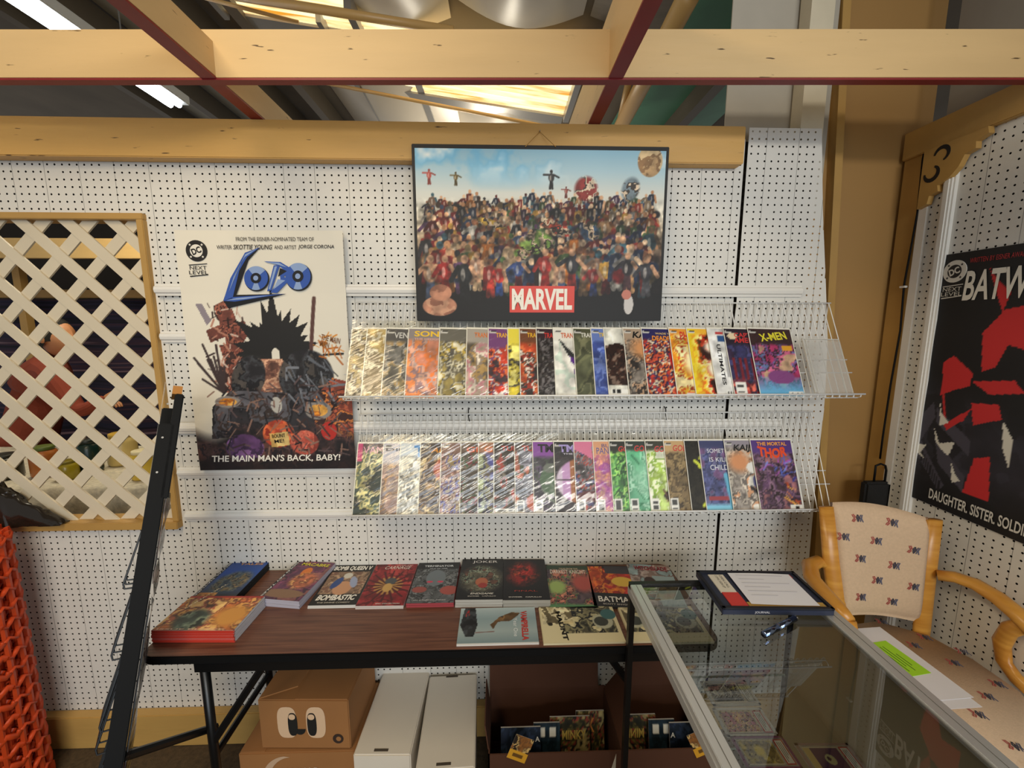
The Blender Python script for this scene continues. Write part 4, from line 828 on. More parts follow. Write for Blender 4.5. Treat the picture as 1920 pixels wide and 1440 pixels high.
lay(((352, 1125), (492, 1122), (447, 1173), (287, 1177)), s_red, [('UNNATURAL', 'e9d9b5', 0.12, 0.60, 0.26*2.2, 0.04, {'rot': 1.2}), ('ISSUE BLOCK', 'e6c2a8', 0.05, 0.015, 0.85, 0.03)], 'thick pile of red-spined comics at the front left of the table', 0.042, 12, size=(0.258, 0.168), edge='cfcdd2', spine='c23a2c', spine_side='front', seed=4, res=(90, 60), rot=-0.03)
lay(((556, 1052), (628, 1059), (564, 1126), (486, 1118)), s_purp, [('GOLD KEY TALES', 'e6e6e6', 0.015, 0.95, 0.95*1.45, 0.03, {'rot': vert}), ('MACABRE', 'd9d03a', 0.2, 0.87, 0.72, 0.08)], 'purple horror comic pile with yellow title, second pile from the left', 0.03, 5, edge='b9b5c4', spine='1a1418', seed=5, size=(0.158, 0.24))
lay(((627, 1060), (705, 1060), (671, 1131), (579, 1131)), s_bomb, [('BOMB QUEEN V', 'f2efe6', 0.05, 0.80, 0.9, 0.13, {'bold': 0.03, 'shear': 0.1}), ('BOMBASTIC', 'f2efe6', 0.08, 0.10, 0.84, 0.12, {'bold': 0.04, 'shear': 0.25}), ('THE DIVINE COMEDY', 'c9c2b5', 0.15, 0.04, 0.7, 0.025)], 'black-bordered comic with bold white lettering and brown picture', 0.012, 2, edge='e0ded8', seed=6)
lay(((708, 1060), (780, 1060), (757, 1133), (669, 1133)), s_carn, [('CARNAGE', 'ece6da', 0.25, 0.86, 0.62, 0.08, {'shear': 0.3, 'bold': 0}), ('WEB OF', 'd9a09a', 0.5, 0.945, 0.4, 0.03), ('EPIC COLLECTION', 'efe6e0', 0.4, 0.03, 0.5, 0.02)], 'deep red comic with a tendril burst, right of the bold black one', 0.012, 2, edge='d9cfc9', seed=7)
lay(((785, 1056), (863, 1056), (852, 1128), (762, 1128)), s_term, [('TERMINATOR', 'd9dde0', 0.16, 0.86, 0.7, 0.05), ('OUT OF TIME', 'b9bdc4', 0.3, 0.80, 0.42, 0.03), ('AN ORIGINAL SERIES', 'c9c9c9', 0.12, 0.05, 0.7, 0.02)], 'grey machine-like comic pile with pink glints', 0.016, 2, edge='a8424a', seed=8)
lay(((868, 1050), (943, 1050), (941, 1122), (856, 1122)), s_joke, [('JOKER', 'e9e4e0', 0.26, 0.87, 0.6, 0.08, {'bold': 0.0}), ('ENDGAME', 'e6e2d8', 0.3, 0.11, 0.5, 0.035, {'shear': 0.2}), ('SNYDER   CAPULLO', 'c9c4ba', 0.25, 0.06, 0.6, 0.022)], 'thick dark graphic novel with white title and murky round picture', 0.03, 3, edge='b9b6ae', seed=9)
lay(((944, 1051), (1021, 1051), (1031, 1122), (944, 1122)), s_dark, [('FINAL', 'b5443a', 0.25, 0.18, 0.5, 0.03, {'bold': 0}), ('SNYDER   CAPULLO', 'd9d4cc', 0.12, 0.05, 0.7, 0.022)], 'thick black graphic novel with a smoky red shape', 0.03, 2, edge='a8a59c', seed=10)
lay(((1023, 1063), (1103, 1063), (1118, 1136), (1032, 1136)), s_dk, [('DARKEST KNIGHT', 'ece6da', 0.08, 0.78, 0.84, 0.1, {'bold': 0.0}), ('TALES FROM THE', 'c9b59a', 0.3, 0.89, 0.45, 0.04)], 'green and red busy comic with pale title near the glass counter', 0.008, 1, edge='5a8a5c', seed=11)
lay(((1103, 1062), (1178, 1062), (1195, 1136), (1119, 1136)), s_bat, [('BATMAN', 'ece9e2', 0.12, 0.10, 0.8, 0.12, {'bold': 0.02}), ('SCOTT SNYDER', 'c9c4ba', 0.2, 0.04, 0.6, 0.03)], 'orange and black comic half hidden by the counter post', 0.008, 1, edge='2c2a2c', seed=12)
lay(((1176, 1060), (1256, 1062), (1286, 1134), (1196, 1134)), s_witch, [('WITCHBLADE', 'c94a5a', 0.14, 0.84, 0.78, 0.11, {'bold': 0.035}), ('WITCHBLADE', 'ece6e2', 0.15, 0.85, 0.76, 0.09, {'bold': 0.0, 'shear': 0.0})], 'pale mauve comic partly behind the glass counter', 0.012, 2, edge='b9b5b5', seed=13)
lay(((868, 1143), (1002, 1143), (1008, 1203), (856, 1203)), s_vamp, [('VAMPIRELLA', 'c23a34', 0.80, 0.88, 0.16*3.3, 0.13, {'rot': vert, 'bold': 0.04}), ('Year One', 'e9eded', 0.70, 0.68, 0.1*3.3, 0.08, {'rot': vert, 'bold': 0})], 'misty blue-grey comic lying sideways at the front of the table', 0.006, 1, size=(0.258, 0.168), edge='e3e0da', seed=14, res=(100, 66), rot=0.001)
lay(((1012, 1139), (1154, 1139), (1166, 1203), (1019, 1203)), s_haunt, [('HAUNT', '26221a', 0.205, 0.86, 0.22*2.4, 0.10, {'rot': vert+0.08, 'bold': 0.05}), ('HAUNT', 'e9e0c0', 0.215, 0.84, 0.2*2.4, 0.075, {'rot': vert+0.08, 'bold': 0.0})], 'cream-bordered comic lying sideways, left of the counter post', 0.008, 2, size=(0.258, 0.168), edge='e0d6b0', seed=15, res=(100, 66), rot=0.001)
lay(((1163, 1139), (1305, 1139), (1330, 1203), (1180, 1203)), s_haunt, [], 'cream-bordered comic lying sideways, seen through the counter glass', 0.008, 2, size=(0.258, 0.168), edge='e0d6b0', seed=16, res=(100, 66), rot=0.001)
# comics standing inside the open carton
def standing(x, y, w, h, lean, yaw, spec, titles, label, seed, th=0.006):
    f = frame((x, y, 0.01), (math.cos(yaw), math.sin(yaw), 0), (lean, 0.22, 1))
    r = empty('carton_comic', f, label=label, cat='comic', group='comics standing in the open carton')
    MB().box((0, 0, -th), (w, h, 0)).make('page_block', M_PAGE, r)
    a = Art(30, 40, seed); spec(a); c = link('cover', a.mesh('cover', w, h), M_PRINT, r); c.location.z = 0.0005
    for tt in titles: letter(tt[0], r, tt[1], tt[2]*w, tt[3]*h, w=tt[4]*w, h=tt[5]*h, z=0.001, name='title_lettering')
    return r
def s_stripe(a): a.busy(['1c2434', '2c3a52', '17202c'], 4); a.put(a.rect(0, 0.86, 1, 0.93), '8a2a34'); a.put(a.rect(0, 0.74, 1, 0.8), 'cfcabd')
def s_teal(a): a.busy(['16242e', '1d303c', '122029'], 3); a.put(a.rect(0.2, 0.08, 0.42, 0.2), 'd9d4c4'); a.put(a.rect(0.6, 0.08, 0.82, 0.2), 'd9d4c4')
def s_gold(a): a.busy(['2c2a1c', '4a4426', '6b5f30', '8a3a30', '1d1c16', '9a8a5c'], 6)
standing(0.0, -0.30, 0.15, 0.262, 0, 0.0, s_stripe, [('A', 'e0ddd2', 0.86, 0.80, 0.12, 0.07)], 'navy striped comic at the left inside the open carton', 31)
standing(0.125, -0.285, 0.10, 0.262, 0, 0.0, s_teal, [], 'dark teal comic with two pale marks inside the open carton', 32)
standing(0.19, -0.262, 0.155, 0.262, 0.1, 0.0, s_gold, [('MINKY', 'b59a4a', 0.3, 0.68, 0.6, 0.13)], 'gold-lettered dark comic in the middle of the open carton', 33)
standing(0.295, -0.24, 0.11, 0.262, 0.16, 0.0, s_gold, [('X', 'c27a3a', 0.35, 0.7, 0.3, 0.2)], 'dark comic with orange letter leaning right in the open carton', 34)
def s_yel2(a): a.fill('d9a02c'); a.busy(['2a2018', 'c9a86a', '6b4a2c', '8a5a2c'], 3, a.rect(0, 0, 1, 0.62)); a.put(a.rect(0.25, 0.72, 0.75, 0.86), '6b4a1c')
f = frame((0.02, -0.335, 0.245), (0.92, 0, -0.42), (0.42, 0.15, 0.88))
yc = empty('trading_card', f, label='yellow card tilted on the front edge of the open carton', cat='card')
a_ = Art(30, 36, 35); s_yel2(a_); MB().box((0, 0, -0.0008), (0.07, 0.088, -0.0001)).make('card_stock', M_BOARD, yc); link('card_print', a_.mesh('card_print', 0.07, 0.088), M_PRINT, yc)
# ================================================================== CANVAS AND POSTERS
def canvas():
    yf = -0.095
    tl, tr, bl, br = onY(770, 273, yf), onY(1255, 271, yf), onY(783, 604, yf), onY(1240, 600, yf)
    w = ((tr-tl).length+(br-bl).length)/2; h = ((tl-bl).length+(tr-br).length)/2; c = (tl+tr+bl+br)/4
    f = frame((c.x-w/2, yf, c.z-h/2), (1, 0, 0), (0, 0, 1))
    root = empty('hanging_canvas', f, label='wide stretched canvas print of a colourful crowd hanging on the pegboard', cat='canvas')
    MB().box((0, 0, -0.035), (w, h, -0.0005)).make('canvas_body', flat('121112', 0.6), root, bevel=0.002)
    a = Art(330, 222, 77)
    a.grad(['8fbcd2', 'aecbd6', 'd6d8d0', 'e3d9c4', 'c9b090', '4a3a30', '1c1616', '141112', '121010'])
    n = fnoise(a.H, a.W, 5, a.rng, 5); a.put(np.clip((n-0.5)*5, 0, 1)*np.clip((0.24-a.v)*6, 0, 1)*np.clip((0.6-a.u)*5, 0, 1), '5fb0dd')
    a.put(np.clip((n-0.62)*6, 0, 1)*np.clip((0.22-a.v)*6, 0, 1), 'eaf1f0')
    pal = ['8a2a24', 'b53a2c', '3a4a6c', '6b5a3c', 'c99a6a', '4f6a3c', '2c2a30', 'd0b089', '5a3a5c', '8f8a84', 'c2722c', '1f2c4a', 'a8826a', '7d1d20', 'cfc9bd', '3c2a22', '4a7a8c', 'b58a3c']
    rg = a.rng
    def fig(x, y, s, c1, c2, c3, pose):      # small generic figure: legs, torso, arms, head
        L = a.line; x1 = x+s*0.10; 
        a.put(L(x-s*0.10, y, x-s*0.03, y-s*0.9, s*0.09), c2); a.put(L(x1, y, x+s*0.03, y-s*0.9, s*0.09), c2)
        a.put(a.ell(x, y-s*1.25, s*0.24, s*0.5, 0, 0.25), c1); a.put(L(x-s*0.2, y-s*1.55, x-s*(0.42+0.2*pose), y-s*(0.95+0.6*pose), s*0.075), c1); a.put(L(x+s*0.2, y-s*1.55, x+s*(0.4+0.2*pose), y-s*(0.95+0.3*pose), s*0.075), c3)
        a.put(a.ell(x, y-s*1.92, s*0.12, s*0.2, 0, 0.3), c3); a.put(a.ell(x-s*0.06, y-s*1.2, s*0.07, s*0.3, 0, 0.3)*0.5, 'f0e6d8')
    for row in range(10):
        yb = 0.36+row*0.052; s = 0.042+row*0.0065; nfig = int(38-row*1.6)
        for k in range(nfig):
            x = 0.03+0.94*(k+rg.uniform(-0.35, 0.35)+0.5)/nfig; fade = 1-0.03*(9-row)
            c = [hexrgb(pal[rg.integers(len(pal))])*rg.uniform(0.6, 1.05)*fade for _ in range(3)]
            if rg.random() < 0.6: c[2] = hexrgb(['d0a27c', 'b5835c', '8a5a40', 'e0bf9c'][rg.integers(4)])
            fig(x, yb+rg.uniform(-0.025, 0.025), s*rg.uniform(0.85, 1.3), c[0], c[1], c[2], rg.uniform(-1.6, 0.5)); a.put(a.ell(x+rg.uniform(-0.02, 0.02), yb-s, s*0.3, s*0.45, rg.uniform(-1, 1), 0.4)*(rg.random() < 0.35), hexrgb(pal[rg.integers(len(pal))])*0.8)
    for cx, cy, rx, ry, cc in ((0.50, 0.52, 0.06, 0.05, '6f9440'), (0.46, 0.56, 0.05, 0.035, '7fa34c'), (0.42, 0.60, 0.03, 0.03, '5f8638'), (0.53, 0.42, 0.05, 0.03, '8a4a34'), (0.58, 0.46, 0.05, 0.03, 'b53a28'), (0.70, 0.47, 0.04, 0.05, '2c4a6c'), (0.68, 0.22, 0.045, 0.07, '7c2420'), (0.86, 0.22, 0.035, 0.07, '6a7a84'), (0.30, 0.42, 0.06, 0.02, 'c9a23c')):
        m_ = a.ell(cx, cy, rx, ry, 0.3, 0.3); a.busy([cc, cc, '2c2420', 'd0b89c', cc], 22, m_*0.9)
    for cx, cy, s, cc in ((0.055, 0.16, 0.04, 'b5524a'), (0.16, 0.17, 0.035, '6b5a30'), (0.54, 0.17, 0.05, '3a3a3c'), (0.60, 0.24, 0.03, '8a4038')): fig(cx, cy+s, s, hexrgb(cc), hexrgb(cc)*0.7, hexrgb(cc)*0.8, 1)
    a.busy(['b5946a', '8a6a48', 'd0b58a'], 20, a.ell(0.935, 0.06, 0.05, 0.09))
    for cx, cy, s, c1, c2 in ((0.05, 0.86, 0.12, 'b58a6a', '4a5a78'), (0.11, 0.84, 0.11, '9a2420', '8a201c'), (0.19, 0.88, 0.13, '232528', '1b1c20'), (0.33, 0.84, 0.09, 'b5322c', '2c4a8c'), (0.41, 0.80, 0.09, '3a5088', '6a2428'), (0.52, 0.80, 0.11, 'a8302a', '8f2420'), (0.63, 0.80, 0.11, '33343a', '8a2c28'), (0.72, 0.84, 0.09, '9c3a38', '2c3a6c'), (0.86, 0.80, 0.10, '2c282c', '4a3034'), (0.94, 0.84, 0.11, '3a3a40', '55555a')):
        fig(cx, cy, s, hexrgb(c1), hexrgb(c2), hexrgb('c99a78'), rg.uniform(-0.3, 0.5))
    cm = np.clip((a.v-0.27)*12, 0, 1)[..., None]; dn = fnoise(a.H, a.W, 55, rg, 2)[..., None]; a.i = a.i*(1-cm)+a.i*(0.35+0.95*dn)*cm
    a.put(np.clip((a.v-0.80)*9, 0, 1), '131112')
    a.busy(['a8755c', 'b98a6e', '8a5a46'], 14, a.ell(0.085, 0.91, 0.07, 0.06)); a.busy(['a8755c', '8a5a46'], 14, a.ell(0.09, 0.83, 0.045, 0.05)); a.put(a.ell(0.87, 0.90, 0.02, 0.06), 'c9c4c0'); a.put(a.ell(0.86, 0.84, 0.02, 0.03), 'c27a6a')
    b_ = 0.018
    art = a.mesh('printed_picture', w*(1-0.024), h*0.972); o = link('printed_picture', art, M_MATTE, root); o.location = (w*0.012, h*0.004, 0.0002)
    lx0, lx1 = (953-776)/(1247-776)*w*1.0, (1077-776)/(1247-776)*w
    ly0, ly1 = (602-585)/331*h, (602-533)/331*h
    lg = MB().box((lx0, ly0, 0), (lx1, ly1, 0.002)).make('logo_plate', flat('d23a28', 0.5), root)
    letter('MARVEL', lg, 'ece6d8', lx0+(lx1-lx0)*0.035, ly0+(ly1-ly0)*0.10, w=(lx1-lx0)*0.93, h=(ly1-ly0)*0.80, z=0.0026, bold=0.035, name='logo_lettering')
    k = onY(1012, 247, -0.058); l = onY(985, 275, -0.10); r_ = onY(1042, 275, -0.10)
    inv = f.inverted()
    MB().tube([inv @ l, inv @ k, inv @ r_], 0.0013, 6).make('hanging_string', flat('b58a4a', 0.7), root)
    MB().tube([inv @ (k+Vector((0, 0.01, 0))), inv @ (k+Vector((0, -0.008, 0.001)))], 0.002, 6).make('nail', M_STEEL, root)
canvas()
def circle_logo(root, cx, cy, r, dark, light, z=0.0008):
    """round publisher badge with four stars and two letters"""
    P = lambda r0, n=28: [(cx+r0*math.cos(2*math.pi*k/n), cy+r0*math.sin(2*math.pi*k/n)) for k in range(n)]
    b = MB().prism(P(r), 0, z).make('round_badge', flat(dark), root)
    MB().prism(P(r*0.60), z, z+0.0003).make('badge_centre', flat(light), b)
    me = text_mesh('DC', r*0.92, r*0.62, 0.04); o = link('badge_lettering', me, flat(dark), b)
    o.matrix_local = T(cx, cy, z+0.0007) @ Matrix.Rotation(0.35, 4, 'Z') @ T(-r*0.46, -r*0.31, 0)
    for k in range(4):
        a = math.pi/4+k*math.pi/2; sx, sy = cx+r*0.8*math.cos(a), cy+r*0.8*math.sin(a)
        MB().prism([(sx+(r*0.13 if j % 2 == 0 else r*0.06)*math.cos(math.pi*j/5+math.pi/2), sy+(r*0.13 if j % 2 == 0 else r*0.06)*math.sin(math.pi*j/5+math.pi/2)) for j in range(10)], z, z+0.0003).make('badge_star', flat(light), b)
    MB().prism([(cx-r*0.85, cy-r*1.30), (cx+r*0.85, cy-r*1.18), (cx+r*0.85, cy-r*1.24), (cx-r*0.85, cy-r*1.38)], 0, z).make('badge_bar', flat(dark), b)
    MB().prism([(cx-r*0.85, cy-r*2.36), (cx+r*0.85, cy-r*2.22), (cx+r*0.85, cy-r*2.28), (cx-r*0.85, cy-r*2.46)], 0, z).make('badge_bar', flat(dark), b)
    letter('NEXT', b, dark, cx-r*0.8, cy-r*1.78, w=r*1.6, h=r*0.36, z=z, bold=0.0); letter('LEVEL', b, dark, cx-r*0.9, cy-r*2.22, w=r*1.8, h=r*0.36, z=z, bold=0.0)
def poster_one():
    W, H = 0.592, 0.888; o = (-1.150, -0.036, 1.214)
    f = frame(o, (1, 0, 0.004), (0.004, 0.008, 1))
    root = empty('wall_poster', f, label='white poster with chrome blue lettering and a dark spiky picture beside the lattice', cat='poster')
    a = Art(190, 285, 5); a.fill('e3dccb'); rg = a.rng
    rust = ['6b3a30', '8a4c3c', '4a2822', 'a0604c', '3a2420']; dk = ['1d1c20', '2c2a2e', '3a3c40', '17161a', '4a4440']
    # rust-red machine-like column, black burst of blades, dark heap with orange accents (abstract stand-in)
    for q in (((0.19, 0.30), (0.28, 0.27), (0.34, 0.40), (0.24, 0.43)), ((0.13, 0.40), (0.24, 0.37), (0.27, 0.42), (0.15, 0.45)), ((0.24, 0.38), (0.37, 0.36), (0.38, 0.42), (0.30, 0.50), (0.24, 0.48)), ((0.2, 0.46), (0.38, 0.45), (0.4, 0.55), (0.24, 0.60)), ((0.2, 0.54), (0.36, 0.54), (0.36, 0.66), (0.2, 0.66))): a.busy(rust, 18, a.poly(q))
    a.strokes(50, ['2a1614', '3a2420', 'b5806a', 'd0b5a4'], (0.16, 0.30, 0.36, 0.62), 0.06, 0.004)
    a.put(a.poly([(0.08, 0.29), (0.12, 0.29), (0.17, 0.36), (0.14, 0.38)]), '8a8088')
    for k in range(15):
        t = math.pi*(1.0+k/14); l = rg.uniform(0.16, 0.3)*(1.25 if 5 < k < 9 else 1); c0 = (0.54, 0.50); tip = (c0[0]+l*math.cos(t), c0[1]+l*math.sin(t)*0.78); b1 = (c0[0]+0.07*math.cos(t+1.2), c0[1]+0.07*math.sin(t+1.2)); b2 = (c0[0]+0.07*math.cos(t-1.2), c0[1]+0.07*math.sin(t-1.2))
        a.put(a.poly([b1, tip, b2]), '1b1a1a')
    a.put(a.line(0.8, 0.27, 0.74, 0.6, 0.012), '5a3a34')
    for k in range(10): a.put(a.line(0.04+0.02*k, rg.uniform(0.45, 0.65), 0.2, 0.66, 0.007), '3a2c2c')
    a.busy(['a8735c', 'c99a7c', '7d5444', '5a3a30'], 14, a.poly([(0.44, 0.52), (0.58, 0.52), (0.62, 0.66), (0.42, 0.66)])); a.busy(dk, 12, a.ell(0.72, 0.6, 0.17, 0.12, 0.4)); a.busy(dk, 12, a.ell(0.36, 0.6, 0.1, 0.1, 0.4))
    a.busy(['2c2a2e', '1d1c20', '4a4a50', '3a2f2c', '5c5a60'], 10, a.poly([(0.12, 0.72), (0.25, 0.65), (0.5, 0.66), (0.75, 0.66), (0.9, 0.7), (0.95, 0.82), (0.1, 0.86)]))
    a.busy(['7d3a2c', 'a8553a', '5a2c24', 'c9783c', '3a1f1c'], 14, a.poly([(0.72, 0.72), (0.88, 0.6), (1.0, 0.62), (1.0, 0.9), (0.8, 0.9)]))
    a.busy(['1f1a1c', '2c2224', '3a2a28', '4a3434', '241d24', '5a3a34'], 12, np.clip((a.v-0.80-0.03*np.sin(a.u*14))*18, 0, 1))
    for q in ((0.22, 0.70, 0.08, 0.025, 0), (0.78, 0.74, 0.085, 0.04, 0)): a.put(a.ell(*q), '8d8680'); a.busy(['d98a2c', 'b5651f', 'e0a44a'], 16, a.ell(q[0], q[1], q[2]*0.7, q[3]*0.65, 0))
    a.put(a.ell(0.52, 0.715, 0.035, 0.035), 'b9b5ac'); a.busy(['b5442c', 'd2653a', '8a2c1c'], 12, a.ell(0.52, 0.84, 0.1, 0.06)); a.busy(['b55040', 'c96a55', '8a3a30'], 20, a.ell(0.68, 0.88, 0.09, 0.055)); a.busy(['5a3a64', '3a2644', '7a5484'], 10, a.ell(0.3, 0.9, 0.12, 0.06)); a.put(a.ell(0.84, 0.83, 0.05, 0.04), 'b52c24')
    a.strokes(40, ['5c6068', '17161a', '787c84'], (0.6, 0.5, 0.86, 0.68), 0.12, 0.005, 1.0, 0.5)
    a.strokes(160, ['17151a', '3a2a28', '8a6a5c', '5c4a4a'], (0.12, 0.62, 0.97, 0.97), 0.07, 0.004)
    a.strokes(26, ['d98a2c', 'b5651f'], (0.8, 0.42, 0.95, 0.52), 0.05, 0.004)
    a.busy(['c9a05a', 'e0c07a'], 8, a.poly([(0.46, 0.84), (0.58, 0.83), (0.585, 0.89), (0.47, 0.90)]))
    a.put(np.clip((a.v-0.93)*30, 0, 1)*0.75, '1a1416')
    fold = lambda u, v: 0.004*np.abs(np.sin(v*math.pi*4))*0.5+0.006*(u-0.5)**2
    link('poster_sheet', a.mesh('poster_sheet', W, H, fold), M_MATTE, root)
    Zp = 0.006
    circle_logo(root, 0.073, H-0.072, 0.037, '1c1a18', 'e6e0d2', Zp)
    letter('FROM THE EISNER-NOMINATED TEAM OF', root, '2c2a2a', 0.215, H-0.038, w=0.275, h=0.0135, z=Zp, bold=0)
    letter('WRITER', root, '2c2a2a', 0.145, H-0.066, w=0.053, h=0.0135, z=Zp, bold=0); letter('SKOTTIE YOUNG', root, '17161a', 0.203, H-0.067, w=0.138, h=0.0165, z=Zp, shear=0.3, bold=0.01)
    letter('AND ARTIST', root, '2c2a2a', 0.348, H-0.066, w=0.078, h=0.0135, z=Zp, bold=0); letter('JORGE CORONA', root, '17161a', 0.432, H-0.067, w=0.128, h=0.0165, z=Zp, shear=0.2, bold=0.01)
    # chrome lettering: L, two wheels and a bladed B; px on the poster -> sheet coordinates
    def U(p): q = onY(p[0], p[1], -0.038); return (q.x-o[0], q.z-o[2])
    crop = lambda x, y: U((300+x/4.8, 420+y/4.8))
    lg = empty('chrome_lettering', None, parent=root)
    lo, mi_, da = flat('3a5aa8', 0.25), flat('8fa5cc', 0.25), flat('16171c', 0.4)
    def PG(pts, m, z, nm): MB().prism([crop(*p) for p in pts][::-1] if False else [crop(*p) for p in pts], z, z+0.0006).make(nm, m, lg)
    PG([(905, 212), (800, 330), (720, 560), (690, 640), (1140, 632), (960, 680), (620, 760), (575, 690), (650, 470), (770, 260)], da, Zp, 'letter_shadow')
    PG([(905, 212), (770, 262), (640, 490), (578, 690), (655, 690), (720, 420), (790, 300)], lo, Zp+0.0007, 'letter_stroke')
    PG([(660, 660), (1140, 632), (1000, 650), (680, 700), (578, 694)], lo, Zp+0.0007, 'letter_stroke')
    PG([(880, 225), (775, 275), (670, 480), (625, 620), (700, 420), (770, 300)], mi_, Zp+0.0014, 'letter_highlight')
    PG([(940, 338), (1090, 345), (1180, 400), (1175, 440), (1060, 372)], lo, Zp+0.0007, 'letter_stroke')
    PG([(1030, 375), (1085, 375), (1010, 600), (970, 610)], lo, Zp+0.0007, 'letter_stroke')
    PG([(1085, 400), (1180, 420), (1120, 480), (1180, 500), (1060, 625), (1000, 620), (1090, 500)], lo, Zp+0.0009, 'letter_stroke')
    PG([(1088, 400), (1150, 428), (1070, 478)], da, Zp+0.0016, 'letter_counter'); PG([(1068, 500), (1135, 512), (1030, 592)], mi_, Zp+0.0016, 'letter_counter')
    PG([(950, 344), (1080, 352), (1150, 395), (1060, 368)], mi_, Zp+0.0016, 'letter_highlight'); PG([(1040, 385), (1062, 385), (1000, 590), (985, 590)], mi_, Zp+0.0016, 'letter_highlight')
    PG([(700, 668), (1000, 645), (760, 680), (600, 690)], mi_, Zp+0.0016, 'letter_highlight')
    def ring(cx, cy, rx, ry):
        E_ = lambda s, dx=0, dy=0, n=32: [(cx+dx+s*rx*math.cos(2*math.pi*k/n), cy+dy-s*ry*math.sin(2*math.pi*k/n)) for k in range(n)]
        PG(E_(1.0, 6, 8), da, Zp+0.0007, 'wheel_shadow'); PG(E_(0.96), lo, Zp+0.0015, 'letter_wheel')
        PG([(cx, cy)]+[(cx+0.96*rx*math.cos(t), cy-0.96*ry*math.sin(t)) for t in [math.radians(40+5*k) for k in range(19)]], mi_, Zp+0.0022, 'wheel_glint')
        PG([(cx, cy)]+[(cx+0.96*rx*math.cos(t), cy-0.96*ry*math.sin(t)) for t in [math.radians(250+5*k) for k in range(9)]], mi_, Zp+0.0022, 'wheel_glint')
        PG(E_(0.42), da, Zp+0.0029, 'wheel_hub'); PG(E_(0.2), mi_, Zp+0.0036, 'wheel_hub')
    ring(872, 490, 112, 112); ring(1250, 475, 118, 125)
    letter("THE MAIN MAN'S BACK, BABY!", root, 'ece6da', 0.052, 0.03, w=0.485, h=0.030, z=Zp, bold=0.02, shear=0.12)
    bx_ = crop(940, 480); 
    letter('BOUNT', root, '241a14', 0.284, 0.125, w=0.05, h=0.014, z=Zp, bold=0.01, rot=0.08); letter('ME!', root, '241a14', 0.292, 0.105, w=0.036, h=0.014, z=Zp, bold=0.01, rot=0.08)
    letter('THE MAIN\nMAN', root, '7a4a1c', 0.485, 0.475, w=0.07, h=0.045, z=Zp, bold=0.01, rot=-0.25)
poster_one()
def poster_two():
    H = 0.906; W = 0.61; yl = -0.111
    f = frame((RWX-0.006, yl, 1.109), (0, -1, 0), (0, 0, 1))
    root = empty('wall_poster', f, label='black and red poster with large white lettering on the right wall', cat='poster')
    a = Art(150, 220, 9); a.fill('121114'); P2 = a.poly; a.poly = lambda q: P2([(x*0.5, y) for x, y in q]); R2 = a.rect; a.rect = lambda x0, y0, x1, y1: R2(x0*0.5, y0, x1*0.5, y1); L2 = a.line; a.line = lambda x0, y0, x1, y1, w_: L2(x0*0.5, y0, x1*0.5, y1, w_)
    a.busy(['1b1a20', '2c2a34', '24222a'], 5, np.clip((a.v-0.52-0.2*(a.u-0.3))*8, 0, 1)*np.clip((0.93-a.v)*12, 0, 1))
    for q in (((0.0, 0.66), (0.16, 0.58), (0.2, 0.64), (0.05, 0.76)), ((0.2, 0.6), (0.6, 0.7), (0.6, 0.76), (0.22, 0.66)), ((0.22, 0.72), (0.6, 0.84), (0.6, 0.9), (0.3, 0.82)), ((0.05, 0.74), (0.4, 0.9), (0.35, 0.93), (0.02, 0.8))): a.put(a.poly(q), '45424e')
    for k in range(9): a.put(a.rect(0.1+k*0.03, 0.79+0.012*k, 0.115+k*0.03, 0.83+0.012*k), '1b1a20')
    R_ = 'c92a2c'
    for q in (((0.2, 0.42), (0.3, 0.39), (0.52, 0.45), (0.5, 0.5), (0.36, 0.52), (0.22, 0.55)), ((0.55, 0.30), (0.72, 0.22), (1, 0.2), (1, 0.36), (0.8, 0.34), (0.72, 0.42), (0.6, 0.44)), ((0.52, 0.48), (0.9, 0.46), (1.0, 0.5), (0.7, 0.52)), ((0.3, 0.66), (0.56, 0.58), (0.5, 0.63), (0.34, 0.68)), ((0.6, 0.9), (0.66, 0.76), (0.8, 0.74), (0.86, 0.9)), ((0.55, 0.56), (0.8, 0.55), (0.85, 0.6), (0.6, 0.64)), ((0.52, 0.07), (0.62, 0.12), (0.75, 0.16), (0.7, 0.23))): a.put(a.poly(q), R_)
    a.put(a.line(0.22, 0.5, 0.32, 0.66, 0.006), R_)
    for q in (((0.22, 0.56), (0.26, 0.62), (0.36, 0.65), (0.26, 0.67)), ((0.2, 0.68), (0.28, 0.74), (0.44, 0.72), (0.4, 0.78), (0.3, 0.76), (0.24, 0.74)), ((0.0, 0.77), (0.14, 0.76), (0.08, 0.8), (0.15, 0.82), (0.03, 0.8)), ((0.44, 0.8), (0.5, 0.84), (0.56, 0.86), (0.48, 0.88)), ((0.86, 0.6), (0.97, 0.66), (0.97, 0.76), (0.9, 0.7))): a.put(a.poly(q), 'dcd8cc')
    link('poster_sheet', a.mesh('poster_sheet', W, H, lambda u, v: 0.004*np.abs(np.sin(v*math.pi*4))*0.5), M_MATTE, root)
    circle_logo(root, 0.053, H-0.062, 0.038, 'd9d4c8', '17161a', 0.004)
    letter('WRITTEN BY EISNER AWARD-WINNER', root, 'b52c30', 0.098, H-0.040, w=0.215, h=0.016, z=0.004, bold=0.0)
    letter('BATWOMAN', root, 'e6e0d2', 0.090, H-0.165, w=0.375, h=0.100, z=0.004, bold=0.02, shear=0.1)
    letter('DAUGHTER. SISTER. SOLDIER.', root, 'd9d6ce', 0.078, 0.024, w=0.315, h=0.038, z=0.004, bold=0.02)
poster_two()
